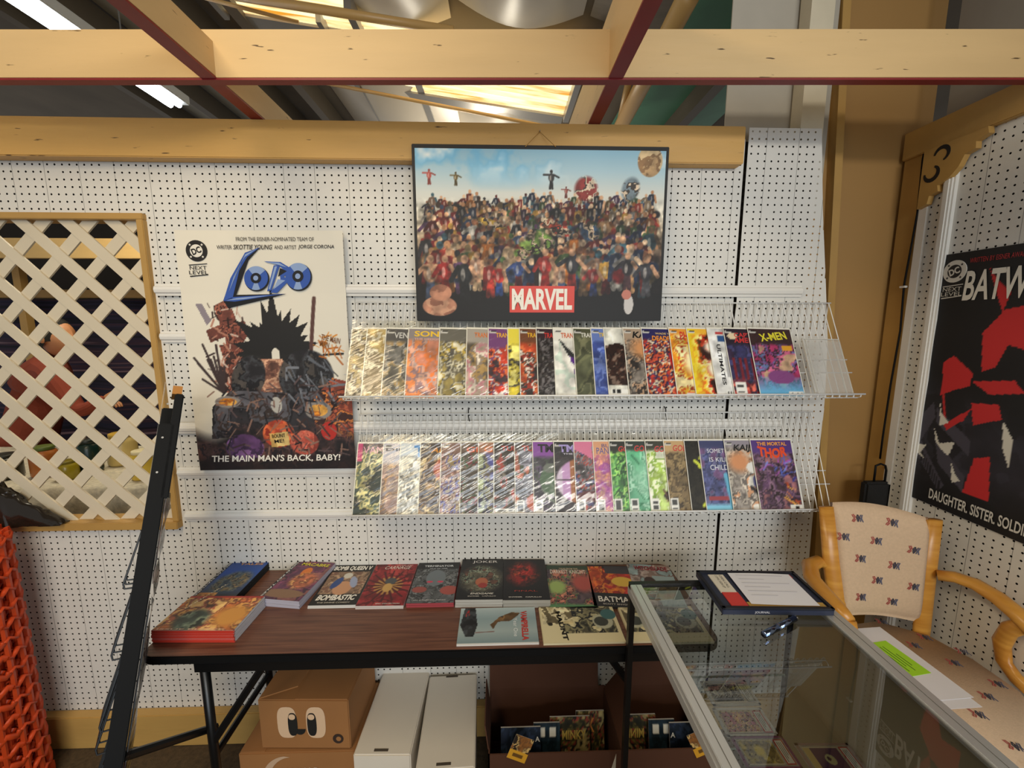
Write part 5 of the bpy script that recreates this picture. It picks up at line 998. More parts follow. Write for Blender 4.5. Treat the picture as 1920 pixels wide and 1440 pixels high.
# ================================================================== GLASS COUNTER
KX0, KX1, KY0, KY1, KZ = 0.388, 0.912, -2.25, -0.466, 1.0
M_ALU = mat('brushed_aluminium', 'd6d8d8', 0.32, metal=0.6, var=0.06, vscale=3)
M_BEIGE = mat('beige_laminate', 'a89a7c', 0.5, var=0.05, vscale=2)
def counter():
    r = empty('glass_counter', T(0, 0, 0), label='glass display counter with aluminium rails in the right foreground', cat='counter')
    # black frame
    for x, y in ((KX0, KY1-0.02), (KX1-0.02, KY1-0.02), (KX0, KY0), (KX1-0.02, KY0)):
        MB().box((x, y, 0), (x+0.02, y+0.02, KZ-0.004)).make('corner_post', M_BLACK, r)
    MB().box((KX0, KY1-0.014, KZ-0.02), (KX1, KY1, KZ+0.003)).make('end_rail', M_BLACK, r)
    MB().box((KX0, KY0, KZ-0.02), (KX1, KY0+0.014, KZ+0.003)).make('end_rail', M_BLACK, r)
    for x0, x1 in ((KX0, KX0+0.034), (KX1-0.04, KX1)):
        tr = MB().box((x0, KY0, KZ-0.014), (x1, KY1-0.014, KZ+0.002)).make('top_rail', M_ALU, r, bevel=0.0015)
        MB().box(((x0+x1)/2-0.0008, KY0, KZ+0.002), ((x0+x1)/2+0.0008, KY1-0.014, KZ+0.0026)).make('rail_groove', flat('6b6a66'), tr)
        MB().box((x0-0.002 if x0 < 0.5 else x1-0.002, KY0, KZ-0.034), (x0+0.006 if x0 < 0.5 else x1+0.002, KY1, KZ-0.013)).make('rail_edge', M_ALU if x0 < 0.5 else M_BLACK, r)
    MB().quad((KX0+0.03, KY0+0.01, KZ-0.003), (KX1-0.036, KY0+0.01, KZ-0.003), (KX1-0.036, KY1-0.012, KZ-0.003), (KX0+0.03, KY1-0.012, KZ-0.003)).make('top_glass', M_GLASS, r)
    MB().quad((KX0+0.008, KY0, 0.12), (KX0+0.008, KY1-0.01, 0.12), (KX0+0.008, KY1-0.01, KZ-0.02), (KX0+0.008, KY0, KZ-0.02)).make('front_glass', M_GLASS, r)
    MB().quad((KX0+0.02, KY1-0.008, 0.12), (KX1-0.02, KY1-0.008, 0.12), (KX1-0.02, KY1-0.008, KZ-0.02), (KX0+0.02, KY1-0.008, KZ-0.02)).make('end_glass', M_GLASS, r)
    for y0, y1, dx in ((KY0+0.01, -1.33, 0.0), (-1.35, KY1-0.022, 0.012)):
        MB().box((KX1-0.03+dx, y0, 0.12), (KX1-0.02+dx, y1, KZ-0.03)).make('sliding_door', M_BEIGE, r)
    MB().box((KX0, KY0, 0.0), (KX1, KY1, 0.12)).make('plinth', M_BLACK, r)
    MB().box((KX0+0.01, KY0+0.02, 0.12), (KX1-0.03, KY1-0.012, 0.125)).make('deck', mat('grey_deck', '7a766c', 0.6), r)
    for z, xa in ((0.70, 0.58), (0.44, 0.46)):
        MB().quad((xa, KY0+0.02, z), (KX1-0.035, KY0+0.02, z), (KX1-0.035, KY1-0.03, z), (xa, KY1-0.03, z)).make('glass_shelf', M_SHELFG, r)
        MB().tube([(xa, KY0+0.02, z), (xa, KY1-0.03, z)], 0.003, 6).make('shelf_edge', mat('glass_edge_green', '8a9a8c', 0.2), r)
        MB().tube([(xa, KY1-0.03, z), (KX1-0.035, KY1-0.03, z)], 0.003, 6).make('shelf_edge', MATS['glass_edge_green'], r)
    return r
counter()
M_CASE = mat('slab_case_plastic', 'cfcfca', 0.12); M_CASE.node_tree.nodes['Principled BSDF'].inputs['Alpha'].default_value = 0.35
def slab(px, z, cols, label, border='cfcfca', lab='b5343a', seed=1, card=None, rz=0.0):
    c = onZ(px[0], px[1], z+0.006)
    w, h = 0.137, 0.083
    r = empty('graded_card', T(c.x, c.y, z+0.0008) @ Matrix.Rotation(rz, 4, 'Z'), label=label, cat='card', group='cased trading cards inside the counter')
    MB().box((0, -h, 0), (w, 0, 0.006)).make('case', M_CASE, r, bevel=0.002)
    for a, b in (((0, -h), (w, -h+0.006)), ((0, -0.006), (w, 0)), ((0, -h), (0.008, 0)), ((w-0.006, -h), (w, 0))):
        MB().box((a[0], a[1], 0.0055), (b[0], b[1], 0.0068)).make('case_rim', flat(border, 0.3), r)
    a = Art(48, 34, seed)
    if card: card(a)
    else: a.busy(cols, 6); a.strokes(40, cols, (0, 0, 1, 1), 0.15, 0.012)
    a.put(1-a.rect(0.03, 0.05, 0.97, 0.95), 'c9c2a8')
    o = link('card_print', a.mesh('card_print', 0.088, 0.063), M_PRINT, r); o.location = (0.012, -h+0.010, 0.0066)
    lb = MB().box((0.105, -h+0.010, 0.006), (0.128, -0.010, 0.0066)).make('grade_label', flat(lab, 0.5), r)
    MB().box((0.108, -h+0.013, 0.0066), (0.125, -0.013, 0.007)).make('label_paper', flat('d9d9d2', 0.6), lb)
    for k in range(3): MB().box((0.111+k*0.0045, -h+0.016+0.008*k, 0.007), (0.1125+k*0.0045, -0.018, 0.0072)).make('label_line', flat('3a3a3a', 0.6), lb)
def c_grey(a): a.busy(['3a3a36', '6b6a62', '8f8d82', '2a2a28', 'b5b2a4'], 5); [a.put(a.rect(0.5+0.05*k, 0.1, 0.52+0.05*k, 0.9), '2a2a28') for k in range(7)]; a.put(a.ell(0.38, 0.5, 0.08, 0.15), 'a09c8c')
def c_pink(a): a.busy(['c9a05a', 'b5727c', '8a5c64', 'd9b57a', '5a4a4c', 'a8506a'], 6)
def c_gold(a): a.busy(['8a7a4a', '6b6040', 'a89a62', 'b5a44c'], 6); a.put(a.ell(0.5, 0.45, 0.14, 0.2, 0, 0.6), 'd9c23a')
def c_viol(a): a.fill('4a2f5c'); a.put(a.rect(0, 0, 0.2, 1), 'c9b57a'); a.put(a.ell(0.6, 0.5, 0.14, 0.2), 'b5b58a'); a.put(a.ell(0.57, 0.47, 0.05, 0.08), '3a2440')
def c_red(a): a.busy(['8a3a24', 'c98a4a', '5a2420', 'd9a86a', '3c1c1a'], 5)
slab((1312, 1278), 0.70, [], 'grey cased trading card, farthest back on the counter shelf', seed=51, card=c_grey, lab='8f8d84')
slab((1335, 1328), 0.70, [], 'pink and yellow cased trading card on the counter shelf', seed=52, card=c_pink, rz=-0.02)
slab((1368, 1381), 0.70, [], 'cased trading card with a purple rim on the counter shelf', border='7a3a6c', seed=53, card=c_gold, rz=-0.02)
slab((1488, 1394), 0.70, [], 'violet cased trading card at the right of the counter shelf', border='a08a84', seed=54, card=c_viol, rz=-0.03)
slab((1262, 1345), 0.44, [], 'orange cased trading card on the lower counter shelf', seed=55, card=c_red)
slab((1278, 1402), 0.44, [], 'dark red cased trading card at the front of the lower shelf', seed=56, card=c_red, rz=-0.03)
# journal box with papers, and the metal pen, on the counter glass
def journal():
    z = KZ+0.003
    tl, tr, br, bl = (onZ(x, y, z+0.02) for x, y in ((1304, 1069), (1495, 1072), (1562, 1142), (1352, 1140)))
    c = (tl+tr+br+bl)/4; right = (br-bl); W = 0.235; H = 0.155
    ang = math.atan2(right.y, right.x)
    W = (br-bl).length; H = ((tl+tr)/2-(bl+br)/2).length
    r = empty('journal_box', T(c.x, c.y, z) @ Matrix.Rotation(ang, 4, 'Z') @ T(-W/2, -H/2, 0), label='flat navy journal box holding a white form on the counter', cat='box')
    MB().box((0, 0, 0), (W, H, 0.016)).make('box_body', mat('navy_board', '232a3f', 0.45), r, bevel=0.0015)
    for a, b in (((0, 0), (W, 0.008)), ((0, H-0.008), (W, H)), ((0, 0), (0.008, H)), ((W-0.008, 0), (W, H))):
        MB().box((a[0], a[1], 0.016), (b[0], b[1], 0.021)).make('raised_rim', flat('14161f', 0.5), r)
    MB().box((0.03, 0.012, 0.016), (0.075, 0.07, 0.0185)).make('red_tab', flat('c93a34', 0.5), r)
    MB().box((0.028, 0.07, 0.016), (0.073, H-0.018, 0.0185)).make('cream_tab', flat('d9d2c2', 0.6), r)
    for k in range(2): letter(('OPEN CALL', 'COMIC SIGN UP')[k], r, '2a2a2a', 0.058-0.013*k, H-0.022, w=0.06, h=0.007, z=0.0188, rot=vert, bold=0)
    letter('JOURNAL', r, 'd9d9e0', 0.09, 0.003, w=0.04, h=0.008, z=0.0, bold=0).matrix_local = frame((0.085, -0.0008, 0.004), (1, 0, 0), (0, 0, 1))
    MB().box((0.078, 0.01, 0.016), (W-0.012, 0.03, 0.0175)).make('gold_slip', flat('b5924a', 0.5), r)
    MB().box((0.1, H-0.03, 0.016), (W-0.02, H-0.012, 0.0172)).make('red_slip', flat('b53a34', 0.5), r)
    p = empty('paper_form', r.matrix_world @ T(0.085, 0.018, 0.0195) @ Matrix.Rotation(-0.03, 4, 'Z'), label='white printed form lying in the journal box', cat='paper')
    pw, ph = W-0.115, H-0.03
    MB().grid(lambda u, v: (u*pw, v*ph, 0.0008+0.003*math.sin(u*3)*(v-0.4)), 8, 8).make('sheet', mat('white_paper', 'e3e3ea', 0.7), p, smooth=True)
    for k in range(6):
        yy = ph*(0.9-0.13*k); MB().box((pw*0.1, yy, 0.0032), (pw*(0.85 if k % 2 == 0 else 0.5), yy+0.0012, 0.0034)).make('print_line', flat('b5b3bd', 0.7), p)
journal()
pen_a = onZ(1432, 1190, KZ+0.008); pen_b = onZ(1493, 1158, KZ+0.008)
d_ = pen_b-pen_a; pf = frame(pen_a, d_, (0, 0, 1)); L_ = d_.length
pen = empty('metal_pen_light', pf, label='short shiny blue-grey metal pen light on the counter glass', cat='pen light')
M_PEN = mat('blue_chrome', '7a8cb0', 0.12, metal=1.0)
MB().tube([(0, 0, 0), (L_*0.42, 0, 0)], 0.008, 16).make('barrel', M_PEN, pen, smooth=True); MB().tube([(L_*0.43, 0, 0), (L_*0.95, 0, 0)], 0.0075, 16).make('cap', M_PEN, pen, smooth=True)
MB().tube([(L_*0.41, 0, 0), (L_*0.44, 0, 0)], 0.0086, 16).make('ring', mat('chrome', 'd9dce0', 0.08, metal=1), pen); MB().tube([(L_*0.95, 0, 0), (L_, 0, 0)], 0.005, 12).make('tip', MATS['chrome'], pen)
# ================================================================== CHAIR
M_WOOD = mat('honey_oak_varnish', 'd39a45', 0.3, var=0.25, vscale=6, stretch=(1, 1, 8), col2='b87a2c')
def fabric_mat():
    m = mat('beige_motif_fabric', 'd2b596', 0.9, var=0.10, vscale=120, bump=0.25, bscale=300)
    return m
M_FAB = fabric_mat()
def rounded_slab(name, poly, z0, z1, m, parent, mtx=None, bevel=0.012):
    o = MB().prism(poly, z0, z1, mtx).make(name, m, parent, bevel=bevel, smooth=True); return o
def motif(parent, mtx, s=0.016):
    """small woven figure: red, dark and blue-grey strokes"""
    def bar_(x0, y0, x1, y1, w_): 
        d = Vector((x1-x0, y1-y0)); n = Vector((-d.y, d.x)).normalized()*w_/2
        return [((x0+n.x)*s, (y0+n.y)*s), ((x0-n.x)*s, (y0-n.y)*s), ((x1-n.x)*s, (y1-n.y)*s), ((x1+n.x)*s, (y1+n.y)*s)]
    for c, segs in (('a8504c', ((-0.62, 0.55, -0.38, 0.2), (-0.38, 0.2, -0.55, 0.0), (-0.55, 0.0, -0.38, -0.2), (-0.38, -0.2, -0.62, -0.55), (-0.8, 0.5, -0.6, 0.1), (-0.8, -0.5, -0.6, -0.1))),
                    ('3f3c4a', ((-0.05, 0.5, -0.25, 0.1), (-0.25, 0.1, -0.05, -0.5), (-0.05, 0.5, 0.15, 0.0), (0.15, 0.0, -0.05, -0.5), (-0.05, 0.2, -0.05, -0.2))),
                    ('565a72', ((0.35, 0.5, 0.2, 0.1), (0.2, 0.1, 0.35, -0.1), (0.35, -0.1, 0.25, -0.5), (0.55, 0.5, 0.42, 0.0), (0.42, 0.0, 0.62, -0.55)))):
        mb = MB()
        for g in segs: mb.prism(bar_(*g, 0.12), 0, 0.0006, mtx)
        mb.make('woven_motif', flat(c, 0.9), parent)
def chair():
    zs = 0.69
    cx, cy, ang = 1.352, -0.275, math.radians(-13)
    base = T(cx, cy, 0) @ Matrix.Rotation(ang, 4, 'Z')
    r = empty('wooden_armchair', base, label='tall honey wood armchair with beige motif upholstery by the right wall', cat='chair')
    inv = base.inverted(); Lc = lambda p: inv @ p
    # back posts and upholstered back, reclined
    hw = 0.168
    def post(sx, top, bot, nm='back_post'):
        t = Lc(top); b = Lc(bot); b2 = Vector((b.x, b.y+0.05, 0.0)); mid = (t+b)/2+Vector((0, 0.006, 0))
        MB().tube([b2, Vector((b.x, b.y, zs-0.1)), b, mid, t], [0.026, 0.026, 0.028, 0.03, 0.024], 10, r2=[0.013, 0.013, 0.014, 0.015, 0.014]).make(nm, M_WOOD, r, smooth=True)
        return t, b
    tl = onZ(1549, 950, 1.125); bl = onX(1574, 1165, 1.20); trr = onZ(1752, 975, 1.115); brr = onX(1728, 1180, 1.505)
    a, b = post(-1, tl, bl); c, d = post(1, trr, brr)
    ins = 0.03
    p00 = b+(a-b)*0.04; p01 = a+(a-b)*0.035; p10 = d+(c-d)*0.06; p11 = c+(c-d)*0.0
    ex = (p10-p00).normalized()
    def back_pt(u, v, off):
        e = p00.lerp(p10, u); f_ = p01.lerp(p11, u); q = e.lerp(f_, v)
        n = (p10-p00).cross(p01-p00).normalized()
        rnd_ = (1-abs(2*u-1)**6)*(1-abs(2*v-1)**8)
        q = q+Vector((0, 0, 0.022*math.sin(math.pi*u)*(1 if v > 0.5 else 0.4)*abs(2*v-1)))
        return q+n*(off*rnd_)-n*(0.018*math.sin(math.pi*u))
    sh = lambda u: 0.06+0.88*u
    mb = MB(); mb.grid(lambda u, v: back_pt(sh(u), v, 0.028), 20, 20); mb.grid(lambda u, v: back_pt(sh(1-u), v, -0.028), 20, 20)
    n_ = len(mb.v)//2
    for k in range(20):
        for e0, e1 in (((k, 0), (k+1, 0)), ((20, k), (20, k+1)), ((20-k, 20), (19-k, 20)), ((0, 20-k), (0, 19-k))):
            i0 = e0[1]*21+e0[0]; i1 = e1[1]*21+e1[0]; j0 = n_+e0[1]*21+(20-e0[0]); j1 = n_+e1[1]*21+(20-e1[0]); mb.f.append((i1, i0, j0, j1))
    cush = mb.make('back_cushion', M_FAB, r, smooth=True)
    MB().tube([back_pt(sh(0.0), v/14, 0.0) for v in range(15)], 0.004, 6).make('back_piping', flat('5a4638', 0.8), r)
    MB().tube([back_pt(sh(1.0), v/14, 0.0) for v in range(15)], 0.004, 6).make('back_piping', flat('8a6a50', 0.8), r)
    for u, v in ((0.2, 0.88), (0.58, 0.88), (0.02, 0.72), (0.4, 0.71), (0.80, 0.69), (0.2, 0.55), (0.6, 0.53), (0.4, 0.37), (0.82, 0.36), (0.17, 0.2), (0.58, 0.18)):
        u2 = sh(u+0.04); q = back_pt(u2, v, 0.0295); ux = (back_pt(u2+0.03, v, 0.0295)-back_pt(u2-0.03, v, 0.0295)); vy = back_pt(u2, v+0.03, 0.0295)-back_pt(u2, v-0.03, 0.0295)
        motif(cush, frame(q, ux, vy), 0.024)
    # seat
    pts = [onZ(x, y, zs) for x, y in ((1572, 1168), (1640, 1160), (1740, 1187), (1830, 1235), (1925, 1300), (1960, 1350), (1925, 1425))]
    pts += [onZ(1925, 1425, zs)+Vector((-0.08, -0.05, 0)), Vector((1.02, -0.80, zs)), Vector((0.97, -0.74, zs)), Vector((1.05, -0.40, zs))]
    poly = [(Lc(p).x, Lc(p).y) for p in pts][::-1]
    seat = rounded_slab('seat_cushion', poly, zs-0.05, zs, M_FAB, r, bevel=0.014)
    fr_ = [(x*0.985, y*0.985-0.004) for x, y in poly]
    rounded_slab('seat_rail', fr_, zs-0.11, zs-0.048, M_WOOD, r, bevel=0.004)
    for x, y in ((1655, 1166), (1735, 1195), (1715, 1210), (1806, 1222), (1790, 1243), (1872, 1283), (1853, 1306), (1836, 1340), (1905, 1400), (1582, 1173)):
        q = Lc(onZ(x, y, zs)); motif(seat, T(q.x, q.y, zs+0.0004) @ Matrix.Rotation(-0.1, 4, 'Z'), 0.024)
    # right arm and its scroll support; left arm
    ra = [Lc(p) for p in (onX(1757, 1078, 1.50), onX(1790, 1082, 1.53), onX(1830, 1096, 1.55), onX(1872, 1122, 1.56), onX(1908, 1152, 1.56), onX(1945, 1190, 1.555))]
    MB().tube(ra, [0.016, 0.017, 0.018, 0.02, 0.022, 0.02], 10, r2=[0.022, 0.024, 0.026, 0.027, 0.027, 0.025]).make('armrest', M_WOOD, r, smooth=True)
    rs = [Lc(p) for p in (onX(1925, 1172, 1.56), onX(1893, 1180, 1.565), onX(1878, 1205, 1.57), onX(1882, 1240, 1.575), onX(1905, 1272, 1.575), onX(1935, 1300, 1.57))]
    MB().tube(rs, [0.02, 0.024, 0.026, 0.024, 0.022, 0.02], 10, r2=0.017).make('arm_support', M_WOOD, r, smooth=True)
    la_ = [Lc(p) for p in (onX(1553, 1062, 1.18), onZ(1535, 1052, 0.925), onZ(1518, 1060, 0.925), onZ(1523, 1085, 0.92), onZ(1545, 1110, 0.91), onZ(1572, 1140, 0.90), onZ(1592, 1165, 0.885))]
    MB().tube(la_, [0.016, 0.018, 0.02, 0.02, 0.02, 0.02, 0.018], 10, r2=[0.02, 0.022, 0.026, 0.027, 0.026, 0.024, 0.02]).make('armrest', M_WOOD, r, smooth=True)
    e = la_[-1]; MB().tube([e, e+Vector((0.01, -0.02, -0.08)), Vector((e.x+0.02, e.y-0.04, zs-0.05))], 0.02, 10, r2=0.016).make('arm_support', M_WOOD, r, smooth=True)
    for p in (Vector((1.06, -0.72, 0)), Vector((1.42, -0.74, 0))):
        q = Lc(p); MB().tube([(q.x, q.y, 0), (q.x, q.y, zs-0.06)], 0.02, 10).make('front_leg', M_WOOD, r, smooth=True)
    for z in (0.25,): MB().tube([Lc(Vector((1.06, -0.72, z))), Lc(Vector((1.42, -0.74, z)))], 0.012, 8).make('stretcher', M_WOOD, r)
    # papers on the seat
    z0 = zs+0.0015
    def sheet(name, pxs, z, m, label, lines=0):
        q = [onZ(x, y, z) for x, y in pxs]; o = q[3]; f_ = frame((o.x, o.y, z), q[2]-q[3], q[0]-q[3])
        w = (q[2]-q[3]).length; h = (q[0]-q[3]).length
        p = empty(name, f_, label=label, cat='paper')
        MB().box((0, 0, 0), (w, h, 0.0008)).make('sheet', m, p)
        return p, w, h
    wp = mat('white_paper', 'e3e3ea', 0.7)
    sheet('loose_paper', ((1583, 1185), (1670, 1205), (1842, 1326), (1752, 1332)), z0, wp, 'bottom white sheet on the chair seat, its corner sticking out')
    sheet('loose_paper', ((1575, 1181), (1664, 1177), (1826, 1308), (1735, 1316)), z0+0.0012, wp, 'top white sheet on the chair seat under the green flyer')
    p, w, h = sheet('green_flyer', ((1615, 1209), (1672, 1206), (1746, 1262), (1690, 1272)), z0+0.0024, mat('lime_paper', 'a6e02a', 0.6), 'lime green printed flyer on the white sheet on the chair')
    for k in range(7):
        MB().box((w*(0.15+0.1*k), h*(0.12 if k % 2 else 0.25), 0.0009), (w*(0.15+0.1*k)+w*0.025, h*(0.85 if k % 3 else 0.6), 0.0011)).make('print_line', flat('3a5a1c', 0.7), p)
chair()
# ================================================================== CORNER: CORD AND BLACK BAG
cp = [onX(x, y, RWX-0.012) for x, y in ((1752, 246), (1738, 260), (1730, 300), (1720, 400), (1695, 535))]+[onX(x, y, RWX-0.012) for x, y in ((1688, 620), (1670, 720), (1655, 820), (1650, 860))]
cord = empty('black_cord', T(0, 0, 0), label='thin black cord running down the tan corner board', cat='cord')
MB().tube(cp, 0.0035, 6).make('cable', M_BLACKP, cord, smooth=True)
q = onX(1694, 538, RWX-0.014); MB().box((q.x-0.006, q.y-0.012, q.z-0.004), (q.x+0.006, q.y+0.012, q.z+0.004)).make('cable_clip', M_TRIM, cord, bevel=0.001)
bg0 = onY(1622, 935, -0.035); bg1 = onY(1674, 905, -0.035)
pb = empty('hanging_case', T(0, 0, 0), label='small black hanging case with a wire loop behind the chair', cat='case')
MB().box((bg0.x, -0.035, bg0.z-0.06), (bg1.x, 0.0, bg1.z)).make('case_body', mat('black_fabric', '141313', 0.8, bump=0.3, bscale=200), pb, bevel=0.008)
lc = onY(1650, 882, -0.02)
MB().tube([(lc.x-0.02, -0.02, bg1.z-0.01), (lc.x-0.02, -0.02, lc.z), (lc.x-0.02, -0.02, lc.z+0.02), (lc.x, -0.02, lc.z+0.028), (lc.x+0.02, -0.02, lc.z+0.02), (lc.x+0.026, -0.02, lc.z), (lc.x+0.026, -0.02, bg1.z-0.01)], 0.004, 8).make('loop_handle', M_BLACKP, pb, smooth=True)
# ================================================================== LEFT FOREGROUND
def easel_rack():
    t = onX(325, 722, -1.0); b0 = onX(212, 1440, -1.0)
    d = (b0-t).normalized(); bot = t+d*((t.z-0.0)/-d.z)
    up = (t-bot); L = up.length; up.normalize()
    wv = ((t+bot)/2-CAM); wv = (wv-up*wv.dot(up)).normalized(); zz = wv.cross(up)
    f = Matrix(((wv.x, up.x, zz.x, bot.x), (wv.y, up.y, zz.y, bot.y), (wv.z, up.z, zz.z, bot.z), (0, 0, 0, 1))); # x = width (away), y = up the rail, z = thin direction
    # make z point to the left of the photograph
    r = empty('display_rack', f, label='tall leaning black display rack seen edge-on at the left', cat='rack')
    s = 1 if (f.to_3x3() @ Vector((0, 0, 1))).x < 0 else -1
    th = 0.040
    for x in (0.0, 0.17): MB().box((x, 0, -th/2), (x+0.03, L*(0.93 if x == 0 else 0.97), th/2)).make('side_rail', M_BLACKP, r, bevel=0.003)
    MB().box((0.03, 0.02, -0.006), (0.17, L*0.92, 0.006)).make('back_panel', mat('black_panel', '101012', 0.3), r)
    pan = MB(); pan.box((0.0, L*0.80, -th/2*s-0.012), (0.15, L*0.985, -th/2*s+0.010)); pan.make('upper_channel', M_BLACKP, r, bevel=0.003)
    MB().box((0.01, L*0.985, -0.016*s-0.016), (0.14, L*1.0, -0.016*s+0.008)).make('wood_cap', flat('b5782c', 0.6), r)
    MB().box((0.004, L*0.80, th/2*s-0.001), (0.14, L*1.005, th/2*s+0.001)).make('clear_header', M_ACRYL, r)
    for k in range(3): MB().tube([(0.0, L*(0.965-0.06*k), -0.006), (-0.003, L*(0.965-0.06*k), -0.006)], 0.003, 8).make('rivet', M_STEEL, r)
    for k, v in enumerate((0.20, 0.33, 0.46, 0.56, 0.665, 0.43)):
        y = L*v; z0 = th/2*s; o_ = 0.02*s
        for x in (0.02, 0.085, 0.15): MB().tube([(x, y+0.13, z0), (x, y+0.0, z0+o_), (x, y-0.012, z0+o_*0.8), (x, y-0.012, z0)], 0.0025, 6).make('wire_pocket', M_BLACK, r)
        MB().tube([(0.02, y, z0+o_), (0.15, y, z0+o_)], 0.0025, 6).make('wire_pocket', M_BLACK, r)
    iv = f.inverted(); MB().tube([iv @ onX(228, 1420, -1.0), iv @ onY(404, 1363, -0.35)], 0.012, 8).make('rear_strut', M_BLACK, r)
    # clear sleeves with prints poking out on the right-hand side
    rg = np.random.default_rng(4)
    for k, (v0, v1, c) in enumerate(((0.66, 0.80, 'b59a8a'), (0.30, 0.62, '3a3a3c'), (0.05, 0.40, '8a5a5c'))):
        z0 = -th/2*s-0.004*s
        MB().box((0.02, L*v0, z0-0.0015), (0.14, L*v1, z0+0.0015)).make('sleeved_print', mat('print_'+c, c, 0.4, var=0.6, vscale=25, col2='1c1a1a'), r)
        MB().grid(lambda u, v: (-0.008+0.155*u, L*(v0-0.02)+(L*(v1-v0)+0.05)*v, z0-0.006*s-0.006*s*math.sin(v*9+k)*math.sin(u*7+2)), 10, 16).make('plastic_sleeve', M_SLEEVE, r, smooth=True)
    return r
easel_rack()
def fence_roll():
    R = 0.15; c = Vector((onY(2, 985, -0.24).x-R-0.065, -0.24, 0)); zt = 1.03
    r = empty('orange_fence_roll', T(c.x, c.y, 0), label='upright roll of orange plastic safety fence at the left edge', cat='fence roll')
    m = mat('orange_plastic', 'd2491c', 0.45, var=0.2, vscale=20)
    for lay_, rr in enumerate((R, R-0.018, R-0.036)):
        nz = 17; nb = 18
        for k in range(nz+1):        # horizontal strands, sagging between the knots
            z = 0.02+(zt-0.04)*k/nz
            mb = MB(); pts = []
            for j in range(73):
                a = 2*math.pi*j/72; pts.append((rr*math.cos(a), rr*math.sin(a), z+0.010*math.sin(a*nb+lay_*1.3)*(1 if k % 2 else -1)))
            mb.tube(pts, 0.006, 5, caps=False, r2=0.0125); mb.make('horizontal_strand', m, r, smooth=True)
        for j in range(nb):
            a = 2*math.pi*(j+0.5*lay_)/nb
            MB().tube([(rr*math.cos(a), rr*math.sin(a), 0.0), (rr*math.cos(a+0.05), rr*math.sin(a+0.05), zt/2), (rr*math.cos(a), rr*math.sin(a), zt)], 0.005, 5, r2=0.010).make('upright_strand', m, r)
    return r
fence_roll()
def crumpled_bag():
    a = onY(-40, 985, -0.10); bq = onY(85, 985, -0.10)
    r = MB(); rg = np.random.default_rng(8); n = fnoise(24, 24, 6, rg, 3)
    x0, x1 = a.x, bq.x; z0 = a.z+0.0
    def fn(u, v):
        k = n[min(23, int(v*23)), min(23, int(u*23))]; hgt = 0.17*(1-u)**1.1+0.008
        t = math.pi*v
        return (x0+(x1-x0)*u, -0.03-0.035*math.cos(t)*(1-0.5*u)+0.015*(k-0.5), wz0+0.002+hgt*math.sin(t)*(0.8+0.4*k))
    m = mat('smoky_plastic', '241f1a', 0.15); 
    r.grid(fn, 22, 22).make('plastic_bag', m, smooth=True, label='dark crumpled plastic bag on the lattice sill at the left edge', cat='bag')
crumpled_bag()
# ================================================================== BACK ROOM BEHIND THE LATTICE
brm = MB().box((-5.0, 2.6, 0), (-0.6, 2.64, 3.0)).box((-0.66, 0.1, 0), (-0.62, 2.6, 2.4)).make('wall_back_room', mat('dark_back_room', '2c251d', 0.9, var=0.2), kind='structure', label='dim wall of the room behind the lattice')
def striped():
    m = bpy.data.materials.new('striped_blanket'); m.use_nodes = True; nt = m.node_tree; b = nt.nodes['Principled BSDF']; b.inputs['Roughness'].default_value = 0.95
    tc = nt.nodes.new('ShaderNodeTexCoord'); mp = nt.nodes.new('ShaderNodeMapping'); mp.inputs['Rotation'].default_value = (0, 0.12, 0); mp.inputs['Scale'].default_value = (0.15, 1, 30)
    n = nt.nodes.new('ShaderNodeTexNoise'); n.inputs['Scale'].default_value = 1.3; n.inputs['Detail'].default_value = 3
    rr = nt.nodes.new('ShaderNodeValToRGB'); e = rr.color_ramp.elements
    e[0].position = 0.35; e[0].color = (*srgb('14121c'), 1); e[1].position = 0.75; e[1].color = (*srgb('8a6f78'), 1)
    k = rr.color_ramp.elements.new(0.5); k.color = (*srgb('26243c'), 1); k = rr.color_ramp.elements.new(0.6); k.color = (*srgb('3a2430'), 1)
    nt.links.new(tc.outputs['Object'], mp.inputs[0]); nt.links.new(mp.outputs[0], n.inputs['Vector']); nt.links.new(n.outputs['Fac'], rr.inputs[0]); nt.links.new(rr.outputs[0], b.inputs['Base Color'])
    return m
MB().grid(lambda u, v: (-4.2+2.9*u, 1.75+0.05*math.sin(u*26)+0.02*math.sin(v*9+u*5), 0.6+1.35*v), 60, 12).make('hanging_blanket', striped(), smooth=True, label='dark striped blanket hanging behind the lattice', cat='blanket')
MB().box((-4.2, 1.68, 1.96), (-1.2, 1.78, 2.02)).make('blanket_rail', M_TAN2, label='tan rail above the striped blanket behind the lattice', cat='rail', bevel=0.004)
shf = empty('upper_shelf', T(0, 0, 0), label='cream upper shelf seen through the top of the lattice', cat='shelf')
MB().box((-3.8, 1.38, 2.30), (-1.1, 1.66, 2.33)).make('shelf_board', M_CREAM, shf, bevel=0.003); MB().box((-3.8, 1.36, 2.20), (-1.1, 1.39, 2.33)).make('shelf_fascia', M_CREAM, shf, bevel=0.003)
for x in (-3.4, -1.25): MB().box((x, 1.5, 0), (x+0.05, 1.55, 2.30)).make('shelf_upright', M_TAN2, shf)
